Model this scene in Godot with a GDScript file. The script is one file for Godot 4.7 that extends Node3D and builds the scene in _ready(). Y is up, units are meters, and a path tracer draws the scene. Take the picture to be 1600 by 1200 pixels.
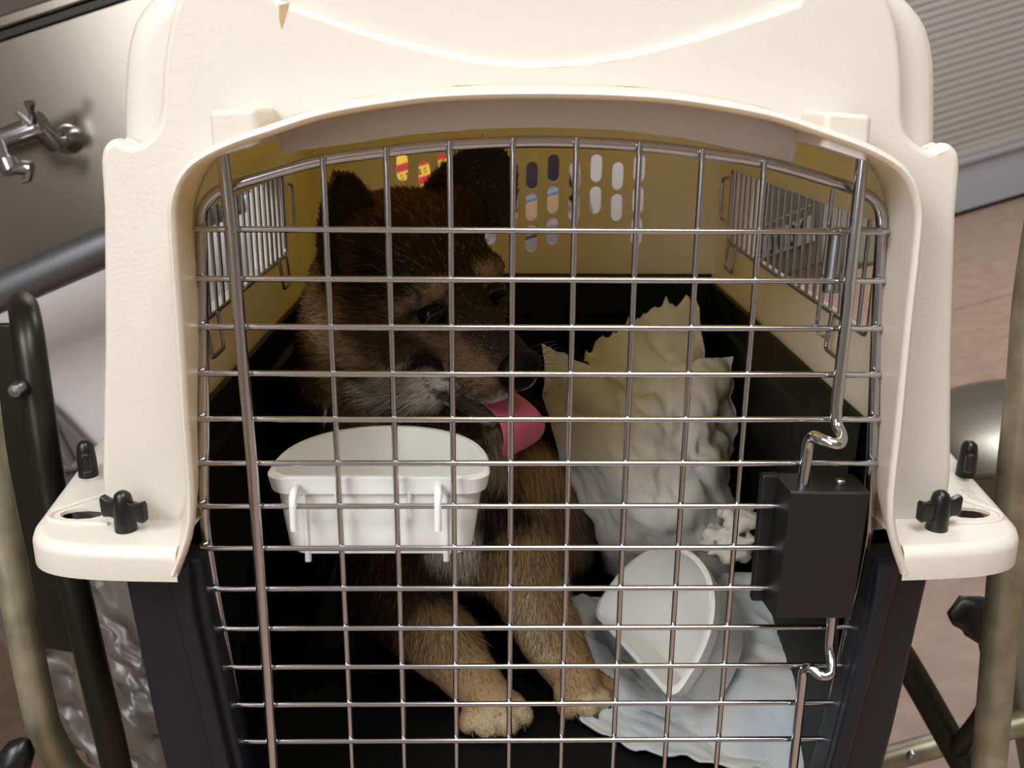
extends Node3D
# A wire-doored pet carrier with a puppy in it, on a pipe cart in a wash room.
# The carrier stands upright in world axes; the room behind is turned ROOM_TURN about the view axis, as the photograph shows it.

const ROOM_TURN := 0.2967
const LA := 2.5       # ceiling lamp by the sink
const LB := 2.2       # ceiling lamp over the middle
const LC := 2.6       # unseen lamp added to brighten the shutter end
const LW := 0.35       # window behind the camera
var M := {}
var used := {}
var rng := RandomNumberGenerator.new()
var noise := FastNoiseLite.new()


# ---------------------------------------------------------------- geometry
class Geo:
	var v := PackedVector3Array()
	var i := PackedInt32Array()
	var c := PackedColorArray()
	var uv := PackedVector2Array()
	func add(p: Vector3) -> int:
		v.append(p)
		return v.size() - 1
	func tri(a: int, b: int, d: int) -> void:
		i.append(a); i.append(b); i.append(d)
	func quad(a: int, b: int, d: int, e: int) -> void:
		tri(a, b, d); tri(a, d, e)
	func move(t: Transform3D) -> Geo:
		for k in v.size():
			v[k] = t * v[k]
		return self
	func join(o: Geo) -> Geo:
		var at := v.size()
		v.append_array(o.v)
		for k in o.i:
			i.append(k + at)
		return self
	# closed = true turns the faces outwards by the volume they enclose
	func mesh(crease := 35.0, closed := true) -> ArrayMesh:
		var n := i.size() / 3
		if closed:
			var vol := 0.0
			var mid := Vector3.ZERO
			for p in v: mid += p / v.size()
			for t in n:
				vol += (v[i[3 * t]] - mid).dot((v[i[3 * t + 1]] - mid).cross(v[i[3 * t + 2]] - mid))
			if vol < 0.0:
				for t in n:
					var s := i[3 * t + 1]
					i[3 * t + 1] = i[3 * t + 2]
					i[3 * t + 2] = s
		var fn := PackedVector3Array()
		var at := []
		at.resize(v.size())
		for t in n:
			var a := v[i[3 * t]]
			fn.append((v[i[3 * t + 1]] - a).cross(v[i[3 * t + 2]] - a))
			for k in 3:
				var q := i[3 * t + k]
				if at[q] == null: at[q] = PackedInt32Array()
				at[q].append(t)
		var lim := cos(deg_to_rad(crease))
		var vs := PackedVector3Array()
		var ns := PackedVector3Array()
		var us := PackedVector2Array()
		var cs := PackedColorArray()
		var un := PackedVector3Array()
		for f in fn: un.append(f.normalized())
		for t in n:
			if fn[t].length_squared() < 1e-22: continue
			for k in [0, 2, 1]:
				var q := i[3 * t + k]
				var s := Vector3.ZERO
				for o in at[q]:
					if un[o].dot(un[t]) > lim: s += fn[o]
				vs.append(v[q])
				ns.append(s.normalized() if s.length_squared() > 0.0 else un[t])
				if uv.size(): us.append(uv[q])
				if c.size(): cs.append(c[q])
		var a := []
		a.resize(Mesh.ARRAY_MAX)
		a[Mesh.ARRAY_VERTEX] = vs
		a[Mesh.ARRAY_NORMAL] = ns
		if uv.size(): a[Mesh.ARRAY_TEX_UV] = us
		if c.size(): a[Mesh.ARRAY_COLOR] = cs
		var m := ArrayMesh.new()
		m.add_surface_from_arrays(Mesh.PRIMITIVE_TRIANGLES, a)
		return m


func tube(g: Geo, pts: Array, r, sides := 10, loop := false, flat := 1.0) -> Geo:
	var n := pts.size()
	var up := Vector3(0.13, 0.31, 0.94).normalized()
	var first := -1
	var prev := -1
	for k in n:
		var d: Vector3
		if loop: d = pts[(k + 1) % n] - pts[(k - 1 + n) % n]
		else: d = pts[min(k + 1, n - 1)] - pts[max(k - 1, 0)]
		d = d.normalized()
		if abs(up.dot(d)) > 0.97: up = Vector3(d.y, d.z, d.x)
		up = (up - d * up.dot(d)).normalized()
		var w := d.cross(up)
		var rr: float = r[k] if r is Array else r
		var ring := g.v.size()
		for s in sides:
			var a := TAU * s / sides
			g.add(pts[k] + (up * cos(a) * flat + w * sin(a)) * rr)
		if prev >= 0:
			for s in sides:
				g.quad(prev + s, prev + (s + 1) % sides, ring + (s + 1) % sides, ring + s)
		else: first = ring
		prev = ring
	if loop:
		for s in sides: g.quad(prev + s, prev + (s + 1) % sides, first + (s + 1) % sides, first + s)
	else:
		var a0 := g.add(pts[0])
		var a1 := g.add(pts[n - 1])
		for s in sides:
			g.tri(a0, first + (s + 1) % sides, first + s)
			g.tri(a1, prev + s, prev + (s + 1) % sides)
	return g


# rounds the corners of a polyline
func bend(pts: Array, rad: float, steps := 5) -> Array:
	var out := [pts[0]]
	for k in range(1, pts.size() - 1):
		var a: Vector3 = pts[k - 1] - pts[k]
		var b: Vector3 = pts[k + 1] - pts[k]
		var l: float = min(rad, min(a.length(), b.length()) * 0.49)
		var p: Vector3 = pts[k] + a.normalized() * l
		var q: Vector3 = pts[k] + b.normalized() * l
		for s in steps + 1:
			var t := float(s) / steps
			out.append(p.lerp(pts[k], t).lerp(pts[k].lerp(q, t), t))
	out.append(pts[-1])
	return out


func spline(pts: Array, per := 8, loop := false) -> Array:
	var out := []
	var n := pts.size()
	for k in (n if loop else n - 1):
		var p0 = pts[(k - 1 + n) % n] if loop else pts[max(k - 1, 0)]
		var p1 = pts[k]
		var p2 = pts[(k + 1) % n]
		var p3 = pts[(k + 2) % n] if loop else pts[min(k + 2, n - 1)]
		for s in per: out.append(p1.cubic_interpolate(p2, p0, p3, float(s) / per))
	if not loop: out.append(pts[-1])
	return out


# joins rings (equal length arrays of Vector3)
func loft(g: Geo, rings: Array, closed_ring := true, cap_a := false, cap_b := false, around := false) -> Geo:
	var n: int = rings[0].size()
	var base := g.v.size()
	for r in rings:
		for p in r: g.add(p)
	var m := rings.size()
	for k in (m if around else m - 1):
		var a := base + k * n
		var b := base + ((k + 1) % m) * n
		for s in (n if closed_ring else n - 1):
			g.quad(a + s, a + (s + 1) % n, b + (s + 1) % n, b + s)
	for e in [[cap_a, 0, true], [cap_b, m - 1, false]]:
		if not e[0]: continue
		var mid := Vector3.ZERO
		for p in rings[e[1]]: mid += p / n
		var c := g.add(mid)
		var a: int = base + e[1] * n
		for s in n:
			if e[2]: g.tri(c, a + (s + 1) % n, a + s)
			else: g.tri(c, a + s, a + (s + 1) % n)
	return g


# insets a simple polygon (Vector2s) by d along its corner normals
func inset(p: Array, d: float) -> Array:
	var n := p.size()
	var area := 0.0
	for k in n: area += p[k].cross(p[(k + 1) % n])
	var sg := 1.0 if area > 0.0 else -1.0
	var out := []
	for k in n:
		var a: Vector2 = (p[k] - p[(k - 1 + n) % n]).normalized()
		var b: Vector2 = (p[(k + 1) % n] - p[k]).normalized()
		var na := Vector2(-a.y, a.x) * sg
		var nb := Vector2(-b.y, b.x) * sg
		var m := (na + nb)
		m = m / max(m.length_squared() * 0.5, 0.35)
		out.append(p[k] + m * d)
	return out


# a plate: polygon in (a, b), from depth 0 to depth t, its edges rounded by r on both faces
func plate(g: Geo, poly: Array, t: float, r: float, to3: Callable, steps := 4, back_round := true) -> Geo:
	var rings := []
	var prof := []
	for s in steps + 1:
		var a := PI / 2 * s / steps
		prof.append([r * (1.0 - sin(a)), r * (1.0 - cos(a))])
	var back := prof if back_round else [[0.0, 0.0]]
	for q in back: rings.append([inset(poly, q[0]), q[1]])
	prof.reverse()
	for q in prof: rings.append([inset(poly, q[0]), t - q[1]])
	var n := poly.size()
	var base := g.v.size()
	for q in rings:
		for p in q[0]: g.add(to3.call(p, q[1]))
	for k in rings.size() - 1:
		for s in n:
			var a := base + k * n + s
			var b := base + k * n + (s + 1) % n
			g.quad(a, b, b + n, a + n)
	for e in [[0, false], [rings.size() - 1, true]]:
		var pv := PackedVector2Array(rings[e[0]][0])
		var ti := Geometry2D.triangulate_polygon(pv)
		if ti.is_empty():
			ti = Geometry2D.triangulate_polygon(PackedVector2Array(poly))
		var cc := not Geometry2D.is_polygon_clockwise(pv)
		# one duplicate ring, so that the cap is flat
		var at := g.v.size()
		for p in rings[e[0]][0]: g.add(to3.call(p, rings[e[0]][1]))
		for k in ti.size() / 3:
			var a := ti[3 * k]
			var b := ti[3 * k + 1]
			var c := ti[3 * k + 2]
			var turn := (pv[b] - pv[a]).cross(pv[c] - pv[a]) > 0.0
			# side quads run outwards when the polygon is counter-clockwise in (a, b)
			if (turn == cc) == e[1]: g.tri(at + a, at + b, at + c)
			else: g.tri(at + a, at + c, at + b)
	return g


func lathe(g: Geo, prof: Array, seg := 24, axis := Transform3D.IDENTITY) -> Geo:
	var rings := []
	for q in prof:
		var ring := []
		for s in seg:
			var a := -TAU * s / seg
			ring.append(axis * Vector3(q.x * cos(a), q.y, q.x * sin(a)))
		rings.append(ring)
	return loft(g, rings, true, true, true)


func rrect(w: float, h: float, r: float, steps := 5) -> Array:
	var out := []
	for k in 4:
		var c := Vector2((w / 2 - r) * [1, -1, -1, 1][k], (h / 2 - r) * [1, 1, -1, -1][k])
		for s in steps + 1:
			var a := PI / 2 * (k + float(s) / steps)
			out.append(c + Vector2(cos(a), sin(a)) * r)
	return out


func rbox(g: Geo, size: Vector3, r: float, t := Transform3D.IDENTITY) -> Geo:
	var h := size.z / 2
	return plate(g, rrect(size.x, size.y, r * 1.01, 3), size.z, r, func(p, d): return t * Vector3(p.x, p.y, d - h), 3)


# ---------------------------------------------------------------- naming
func numbered(called: String) -> String:
	var n: int = used.get(called, 0)
	used[called] = n + 1
	return called if n == 0 else "%s_%03d" % [called, n]

func tag(o: Node, label: String, category: String, group := "") -> Node:
	o.set_meta("label", label)
	o.set_meta("category", category)
	if group: o.set_meta("group", group)
	return o

func thing(called: String, label: String, category: String, at := Vector3.ZERO, group := "") -> Node3D:
	var o := Node3D.new()
	o.name = numbered(called)
	o.position = at
	add_child(o, true)
	tag(o, label, category, group)
	return o

func obj(called: String, m: Mesh, mt: Material, parent: Node = self) -> MeshInstance3D:
	var o := MeshInstance3D.new()
	o.name = numbered(called) if parent == self else called
	o.mesh = m
	o.material_override = mt
	o.cast_shadow = GeometryInstance3D.SHADOW_CASTING_SETTING_ON
	parent.add_child(o, true)
	if parent is MeshInstance3D or parent != self:
		# geometry is given in world axes; parts sit in their parent's frame
		var t := Transform3D.IDENTITY
		var q: Node = parent
		while q is Node3D and q != self:
			t = q.transform * t
			q = q.get_parent()
		o.transform = t.affine_inverse()
	return o

func struct(called: String, m: Mesh, mt: Material) -> MeshInstance3D:
	var o := obj(called, m, mt)
	o.set_meta("kind", "structure")
	return o

func mat(called: String, col: Color, rough := 0.5, metal := 0.0, spec := 0.5) -> StandardMaterial3D:
	var m := StandardMaterial3D.new()
	m.resource_name = called
	m.albedo_color = col
	m.roughness = rough
	m.metallic = metal
	m.metallic_specular = spec
	M[called] = m
	return m

func relief(m: StandardMaterial3D, freq: float, amount: float, per_metre := 1.0, oct := 3) -> void:
	var t := NoiseTexture2D.new()
	var n := FastNoiseLite.new()
	n.seed = 7
	n.frequency = freq
	n.fractal_octaves = oct
	t.noise = n
	t.width = 256
	t.height = 256
	t.seamless = true
	m.heightmap_enabled = true
	m.heightmap_texture = t
	m.heightmap_scale = amount
	m.uv1_triplanar = true
	m.uv1_scale = Vector3.ONE * per_metre

func mottle(m: StandardMaterial3D, a: Color, b: Color, freq: float, per_metre: float, oct := 4, stretch := Vector3.ONE) -> void:
	var t := NoiseTexture2D.new()
	var n := FastNoiseLite.new()
	n.seed = 11
	n.frequency = freq
	n.fractal_octaves = oct
	t.noise = n
	t.width = 256
	t.height = 256
	t.seamless = true
	var g := Gradient.new()
	g.set_color(0, a)
	g.set_color(1, b)
	t.color_ramp = g
	m.albedo_color = Color.WHITE
	m.albedo_texture = t
	m.uv1_triplanar = true
	m.uv1_scale = stretch * per_metre

func room(x: float, y: float, z: float) -> Vector3:
	return Transform3D(Basis(Vector3.BACK, ROOM_TURN), Vector3(0, 1.25, 0)) * Vector3(x, y, z)

func room_frame() -> Transform3D:
	return Transform3D(Basis(Vector3.BACK, ROOM_TURN), Vector3(0, 1.25, 0))

func V(x: float, y: float, z: float) -> Vector3:
	return Vector3(x, y, z)


# ---------------------------------------------------------------- scene
func _ready() -> void:
	rng.seed = 20
	noise.seed = 5
	noise.frequency = 1.0
	# camera
	var cam := Camera3D.new()
	cam.name = "camera"
	cam.fov = 42.67
	cam.near = 0.02
	cam.far = 30.0
	cam.transform = Transform3D(Basis(Vector3.UP, -0.0181) * Basis(Vector3.RIGHT, -0.2955) * Basis(Vector3.BACK, 0.0066), Vector3(-0.0245, 1.25, 0.5))
	var lens := CameraAttributesPhysical.new()
	lens.frustum_focal_length = 30.722
	lens.frustum_focus_distance = 0.58
	lens.exposure_aperture = 11.0
	lens.frustum_near = 0.02
	lens.frustum_far = 30.0
	cam.attributes = lens
	add_child(cam)
	cam.current = true
	# environment: a closed room, the sky only a dim grey
	var we := WorldEnvironment.new()
	we.name = "environment"
	var env := Environment.new()
	env.background_mode = Environment.BG_COLOR
	env.background_color = Color(0.02, 0.02, 0.02)
	env.tonemap_mode = Environment.TONE_MAPPER_LINEAR
	env.tonemap_exposure = 0.87
	env.sdfgi_enabled = true
	env.ssao_enabled = true
	env.ssil_enabled = true
	we.environment = env
	add_child(we)
	materials()
	# ceiling lamps: [x, z, width, depth, energy] in the room's axes; the last is an added fill
	for q in [[-0.75, 1.10, 0.6, 1.2, LA], [0.60, 0.75, 0.6, 1.2, LB], [1.25, -1.9, 0.6, 1.2, LC]]:
		ceiling_lamp(q[0], q[1], q[2], q[3], q[4])
	lit_window(LW)
	setting()
	background()
	cart()
	carrier()
	bowls()
	pads()
	puppy()


func materials() -> void:
	var m := mat("cream_plastic", Color(0.89, 0.875, 0.835), 0.36)
	relief(m, 0.09, 0.012, 14.0)
	m.backlight_enabled = true
	m.backlight = Color(0.70, 0.605, 0.10)
	m = mat("navy_plastic", Color(0.060, 0.070, 0.105), 0.42)
	relief(m, 0.09, 0.012, 14.0)
	mat("black_plastic", Color(0.06, 0.06, 0.06), 0.35)
	mat("black_box", Color(0.075, 0.075, 0.072), 0.5)
	mat("chrome", Color(0.78, 0.78, 0.80), 0.16, 1.0)
	mat("dull_chrome", Color(0.62, 0.62, 0.63), 0.32, 1.0)
	mat("white_plastic", Color(0.90, 0.90, 0.885), 0.33)
	mat("tub_shaded", Color(0.042, 0.043, 0.043), 0.5, 0.0, 0.35)  # inside of the navy tub, its shade put into the colour
	m = mat("steel", Color(0.60, 0.57, 0.53), 0.22, 1.0)
	m = mat("galvanised", Color(0.45, 0.43, 0.36), 0.42, 0.85)
	mottle(m, Color(0.46, 0.44, 0.36), Color(0.68, 0.65, 0.55), 0.02, 6.0)
	m.metallic = 0.6
	m = mat("wall_paint", Color(0.72, 0.70, 0.68), 0.8)
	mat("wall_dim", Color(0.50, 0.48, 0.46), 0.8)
	m = mat("ceiling_paint", Color(0.82, 0.82, 0.80), 0.9)
	m = mat("slat_grey", Color(0.66, 0.64, 0.62), 0.5)
	m = mat("kick_grey", Color(0.64, 0.64, 0.66), 0.5)
	m = mat("dark_gap", Color(0.08, 0.08, 0.08), 0.8)
	m = mat("floor_vinyl", Color(0.62, 0.52, 0.44), 0.45)
	mottle(m, Color(0.56, 0.46, 0.385), Color(0.66, 0.56, 0.48), 0.02, 3.0)
	m = mat("dark_pipe", Color(0.20, 0.195, 0.17), 0.38, 0.8)
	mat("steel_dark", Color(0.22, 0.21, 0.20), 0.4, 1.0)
	mat("rim_steel", Color(0.42, 0.42, 0.43), 0.45, 0.8)
	mat("white_board", Color(0.77, 0.745, 0.74), 0.5)
	mat("tray_grey", Color(0.36, 0.34, 0.33), 0.55)
	mat("notice_yellow", Color(0.95, 0.76, 0.25), 0.6)
	mat("notice_red", Color(0.80, 0.16, 0.20), 0.6)
	mat("print_black", Color(0.05, 0.05, 0.05), 0.6)
	mat("cabinet_mauve", Color(0.56, 0.52, 0.54), 0.5)
	mat("case_dark", Color(0.19, 0.16, 0.19), 0.4)
	mat("packet_tan", Color(0.70, 0.58, 0.44), 0.5)
	mat("packet_blue", Color(0.45, 0.50, 0.60), 0.5)
	mat("case_green", Color(0.47, 0.46, 0.40), 0.55)
	mat("seam", Color(0.36, 0.30, 0.26), 0.6)
	mat("chrome_soft", Color(0.50, 0.49, 0.45), 0.33, 1.0)
	m = mat("window_glow", Color(1, 1, 1), 0.4)
	m.emission_enabled = true
	m.emission = Color(0.97, 0.985, 1.0)
	m.emission_energy_multiplier = 2.4
	m = mat("lamp_glow", Color(1, 1, 1), 0.5)
	m.emission_enabled = true
	m.emission = Color(0.985, 0.99, 1.0)
	m.emission_energy_multiplier = 6.0


func ceiling_lamp(x: float, z: float, w: float, d: float, energy: float) -> void:
	var y := 1.17
	var t := thing("ceiling_lamp", "fluorescent ceiling lamp panel, the one %s" % ("nearest the sink" if x < 0 else ("over the middle of the room" if x < 1 else "added to brighten the shutter end")), "lamp", room(x, y, z), "ceiling lamps")
	var g := Geo.new()
	rbox(g, V(w + 0.06, 0.05, d + 0.06), 0.01, room_frame() * Transform3D(Basis(), V(x, y + 0.005, z)))
	obj("housing", g.mesh(), M.ceiling_paint, t)
	g = Geo.new()
	rbox(g, V(w, 0.02, d), 0.004, room_frame() * Transform3D(Basis(), V(x, y - 0.03, z)))
	obj("glowing_panel", g.mesh(), M.lamp_glow, t)
	var l := AreaLight3D.new()
	l.name = "lamp_light"
	l.area_size = Vector2(w, d)
	l.light_color = Color(0.985, 0.99, 1.0)
	l.light_energy = energy
	l.shadow_enabled = true
	l.area_range = 12.0
	l.area_attenuation = 2.0
	add_child(l)
	var b := room_frame().basis * Basis(Vector3.RIGHT, -PI / 2)
	l.transform = Transform3D(b, room(x, y - 0.05, z))


# a frosted window in the wall behind the camera, bright with daylight
func lit_window(energy: float) -> void:
	var lo := V(-1.42, 0.12, 1.985)
	var hi := V(-0.70, 1.08, 1.998)
	var o := struct("window_1", slab(lo - V(0.05, 0.05, 0.0), hi + V(0.05, 0.05, 0.0), 0.004), M.white_board)
	obj("window_pane", slab(lo - V(0, 0, 0.012), hi - V(0, 0, 0.012), 0.002), M.window_glow, o)
	var l := AreaLight3D.new()
	l.name = "window_light"
	l.area_size = Vector2(hi.x - lo.x, hi.y - lo.y)
	l.light_color = Color(0.97, 0.985, 1.0)
	l.light_energy = energy
	l.shadow_enabled = true
	l.area_range = 12.0
	l.area_attenuation = 2.0
	add_child(l)
	l.transform = Transform3D(room_frame().basis, room((lo.x + hi.x) / 2, (lo.y + hi.y) / 2, 1.955))


func wallbox(called: String, lo: Vector3, hi: Vector3, mt: Material) -> MeshInstance3D:
	var g := Geo.new()
	rbox(g, hi - lo, 0.002, room_frame() * Transform3D(Basis(), (lo + hi) / 2))
	return struct(called, g.mesh(), mt)


func setting() -> void:
	var fy := -0.92
	wallbox("floor", V(-1.9, fy - 0.1, -3.2), V(2.4, fy, 2.0), M.floor_vinyl)
	wallbox("ceiling", V(-1.9, 1.2, -3.2), V(2.4, 1.3, 2.0), M.ceiling_paint)
	wallbox("wall_back", V(-1.9, fy, -3.3), V(2.4, 1.2, -3.16), M.wall_paint)
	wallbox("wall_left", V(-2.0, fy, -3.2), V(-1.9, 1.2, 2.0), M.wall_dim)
	wallbox("wall_right", V(2.4, fy, -3.2), V(2.5, 1.2, 2.0), M.wall_paint)
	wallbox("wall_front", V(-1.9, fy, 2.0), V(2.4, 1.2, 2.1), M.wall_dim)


# ---------------------------------------------------------------- carrier
const CX := -0.0055       # the shell's middle

func mirror_path(left: Array) -> Array:
	var out := left.duplicate()
	for k in range(left.size() - 1, -1, -1):
		if abs(left[k].x) > 1e-5: out.append(Vector2(-left[k].x, left[k].y))
	return out


func carrier() -> void:
	var t := thing("pet_carrier", "large cream and navy plastic pet carrier with a chromed wire door", "pet carrier", V(0, 0.79, -0.2))
	shell(t)
	tub(t)
	door(t)
	side_windows(t)


# opening of the front frame, left half, from the foot up to the middle of the arch
func opening_left() -> Array:
	return spline([Vector2(-0.1880, 1.006), Vector2(-0.1765, 1.038), Vector2(-0.1745, 1.09), Vector2(-0.1730, 1.14), Vector2(-0.1722, 1.180), Vector2(-0.1705, 1.197), Vector2(-0.1630, 1.2105),
		Vector2(-0.148, 1.2195), Vector2(-0.125, 1.2275), Vector2(-0.098, 1.2355), Vector2(-0.060, 1.2415), Vector2(-0.030, 1.2435), Vector2(0, 1.244)], 4)


func shell(t: Node3D) -> void:
	var cream: Material = M.cream_plastic
	# --- front frame: an inverted U plate, its face at z = 0.004
	var outer := [Vector2(-0.2320, 1.020), Vector2(-0.2310, 1.048), Vector2(-0.2215, 1.12), Vector2(-0.2140, 1.19)]
	outer.append_array(spline([Vector2(-0.2130, 1.211), Vector2(-0.2110, 1.2190), Vector2(-0.2050, 1.2235), Vector2(-0.1970, 1.2203), Vector2(-0.1880, 1.2245), Vector2(-0.1825, 1.2319), Vector2(-0.1800, 1.2450), Vector2(-0.1785, 1.2560), Vector2(-0.1735, 1.276), Vector2(-0.1680, 1.289), Vector2(-0.160, 1.303)], 3))
	var high := outer.duplicate()
	for p in [Vector2(-0.145, 1.316), Vector2(-0.09, 1.323), Vector2(0, 1.325)]: high.append(p)
	outer.append(Vector2(-0.145, 1.314))
	outer.append(Vector2(-0.133, 1.312))
	# the dip in the middle
	var dip := spline([Vector2(-0.1235, 1.2885), Vector2(-0.0808, 1.2749), Vector2(-0.0430, 1.2655), Vector2(-0.02, 1.2622), Vector2(0, 1.2611)], 4)
	outer.append_array(dip)
	var poly := mirror_path(outer)
	for k in poly.size(): poly[k].x += CX
	var inn := opening_left()
	var inner := mirror_path(inn)
	inner.reverse()
	# the lip flares: the frame's own hole is wider than the lip's front edge
	var hole := []
	for k in inner.size():
		var d: Vector2 = (inner[min(k + 1, inner.size() - 1)] - inner[max(k - 1, 0)]).normalized()
		hole.append(inner[k] + Vector2(-d.y, d.x) * -(flare(inner[k].y) + 0.001))
	poly.append_array(hole)
	var g := Geo.new()
	plate(g, poly, 0.0135, 0.0035, func(p, d): return V(p.x, p.y, d - 0.0095), 4)
	obj("front_frame", g.mesh(40), cream, t)
	# --- the panel behind the dip
	g = Geo.new()
	var back := []
	for p in mirror_path(high): back.append(Vector2(p.x * 0.985 + CX, p.y))
	back.append_array(hole)
	plate(g, back, 0.004, 0.0012, func(p, d): return V(p.x, p.y, d - 0.0095), 2)
	obj("front_panel", g.mesh(40), cream, t)
	# --- the lip that stands out round the opening
	g = Geo.new()
	inner.reverse()
	var rings := []
	for q in [[-0.0045, -0.0045], [-0.0045, 0.004], [-0.0048, 0.0385], [-0.0038, 0.0418], [-0.0023, 0.0426], [-0.0008, 0.0418], [0.0, 0.0395], [0.0, -0.0045]]:
		var ring := []
		for k in inner.size():
			var p: Vector2 = inner[k]
			var d: Vector2 = (inner[min(k + 1, inner.size() - 1)] - inner[max(k - 1, 0)]).normalized()
			var o: float = q[0] - flare(p.y) * clampf((0.0395 - q[1]) / 0.044, 0.0, 1.0)
			ring.append(V(p.x + d.y * o, p.y - d.x * o, q[1]))
		rings.append(ring)
	loft(g, rings, false, false, false, true)
	for e in [0, inner.size() - 1]:
		var at := g.v.size()
		for r in rings: g.add(r[e])
		for k in range(1, rings.size() - 1): g.tri(at, at + k, at + k + 1)
	obj("rim", g.mesh(50), cream, t)
	# --- header between the arch and the door
	g = Geo.new()
	var hd := [Vector2(-0.1335, 1.216), Vector2(-0.110, 1.2190), Vector2(-0.07, 1.2250), Vector2(-0.035, 1.2282), Vector2(0.0, 1.2292), Vector2(0.035, 1.2282), Vector2(0.07, 1.2245), Vector2(0.105, 1.2175), Vector2(0.128, 1.2125), Vector2(0.132, 1.240), Vector2(0.07, 1.256), Vector2(0, 1.262), Vector2(-0.07, 1.256), Vector2(-0.1335, 1.242)]
	plate(g, hd, 0.005, 0.0012, func(p, d): return V(p.x, p.y, d - 0.0155), 2)
	obj("header", g.mesh(), cream, t)
	# --- jamb behind the frame, up to the door and beyond it
	# --- roof and sides: stations of outer and inner sections
	var sec_o := spline([Vector2(-0.2200, 1.010), Vector2(-0.2120, 1.075), Vector2(-0.2085, 1.115), Vector2(-0.2050, 1.19), Vector2(-0.2035, 1.2230), Vector2(-0.2015, 1.255), Vector2(-0.196, 1.273), Vector2(-0.185, 1.289), Vector2(-0.170, 1.300), Vector2(-0.120, 1.312), Vector2(-0.06, 1.317), Vector2(0, 1.318)], 3)
	# the wall heights at which the windows begin and end are sections' own points
	var wy0 := 1.118
	var wy1 := 1.180
	var ys := [1.006, 1.04, 1.075, wy0, 1.15, wy1, 1.20]
	var so := []
	var si := []
	for y in ys:
		so.append(Vector2(-0.2085 - (1.223 - y) * 0.10, y - (0.016 if y == wy0 else 0.0)))
		si.append(Vector2(-0.1865 - (1.223 - y) * 0.02, y))
	for p in spline([Vector2(-0.2090, 1.2215), Vector2(-0.2062, 1.2450), Vector2(-0.2030, 1.2640), Vector2(-0.1975, 1.2790), Vector2(-0.1880, 1.2900), Vector2(-0.1740, 1.299), Vector2(-0.1450, 1.3085), Vector2(-0.120, 1.313)], 2) + [Vector2(-0.06, 1.318), Vector2(0, 1.319)]: so.append(p)
	for p in spline([Vector2(-0.186, 1.214), Vector2(-0.181, 1.232), Vector2(-0.172, 1.246), Vector2(-0.158, 1.256), Vector2(-0.138, 1.263), Vector2(-0.118, 1.266), Vector2(-0.100, 1.268), Vector2(-0.08, 1.269)], 2) + [Vector2(-0.05, 1.270), Vector2(0, 1.2705)]: si.append(p)
	so = mirror_path(so)
	si = mirror_path(si)
	var zs := [-0.0110, -0.0120, -0.0150, -0.0205, -0.030, -0.070, -0.30, -0.375, -0.395, -0.412, -0.422]
	g = Geo.new()
	var n := so.size()
	for part in 2:
		var base := g.v.size()
		for k in zs.size():
			var z: float = zs[k]
			for s in n:
				var p: Vector2 = so[s] if part == 0 else si[s]
				var sc := 1.0
				if part == 0:
					if z > -0.0115: sc = 0.945
					elif z > -0.0125: sc = 0.966
					elif z > -0.016: sc = 0.985
					elif z > -0.022: sc = 0.996
					if z < -0.40: sc = 1.0 - (-0.40 - z) * 0.9
				p = Vector2(p.x * sc, 1.1 + (p.y - 1.1) * sc)
				if part == 1 and z < -0.39:
					p.x *= 1.0 - (-0.39 - z) * 0.35
				g.add(V(p.x + CX, p.y, z))
		for k in zs.size() - 1:
			for s in n - 1:
				if in_window(s, k, zs, n): continue
				var a := base + k * n + s
				if part == 0: g.quad(a, a + 1, a + n + 1, a + n)
				elif y_of(si, s) < 1.205: g.quad(a, a + n, a + n + 1, a + 1)
	# front edge joining outer and inner sections, and the feet
	var half := zs.size() * n
	for s in n - 1:
		g.quad(s, half + s, half + s + 1, s + 1)
	for k in zs.size() - 1:
		g.quad(k * n, (k + 1) * n, half + (k + 1) * n, half + k * n)
		g.quad(k * n + n - 1, half + k * n + n - 1, half + (k + 1) * n + n - 1, (k + 1) * n + n - 1)
	# the ledge where the lining of the side walls ends under the thin roof
	for e in [6, n - 7]:
		for k in zs.size() - 1:
			var a: int = k * n + e
			g.quad(a, a + n, half + a + n, half + a)
	# reveals of the side windows
	for k in zs.size() - 1:
		for s in n - 1:
			if not in_window(s, k, zs, n): continue
			for e in [[s - 1, k, s, k, s, k + 1], [s + 1, k, s + 1, k, s + 1, k + 1], [s, k - 1, s, k, s + 1, k], [s, k + 1, s, k + 1, s + 1, k + 1]]:
				if in_window(e[0], e[1], zs, n): continue
				var a: int = e[3] * n + e[2]
				var b: int = e[5] * n + e[4]
				g.quad(a, b, half + b, half + a)
	obj("roof_and_sides", g.mesh(38, false), cream, t)
	g = Geo.new()
	tube(g, bend([V(-0.128, 1.300, -0.035), V(-0.118, 1.345, -0.045), V(0.106, 1.345, -0.045), V(0.114, 1.292, -0.034)], 0.03, 6), 0.0085, 12, false, 0.7)
	obj("carry_handle", g.mesh(60), M.white_plastic, t)
	g = Geo.new()
	plate(g, [Vector2(-0.1263, 1.2851), Vector2(-0.1214, 1.2863), Vector2(-0.1236, 1.2795), Vector2(-0.1257, 1.2743), Vector2(-0.1266, 1.2789)], 0.0003, 0.0001, func(p, d): return V(p.x, p.y, d + 0.0039), 1)
	obj("brown_stain", g.mesh(), mat("stain", Color(0.68, 0.58, 0.42), 0.6), t)
	back_wall(t, si)
	# --- flange with its skirt
	for s in [-1, 1]: flange(t, s)
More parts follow.
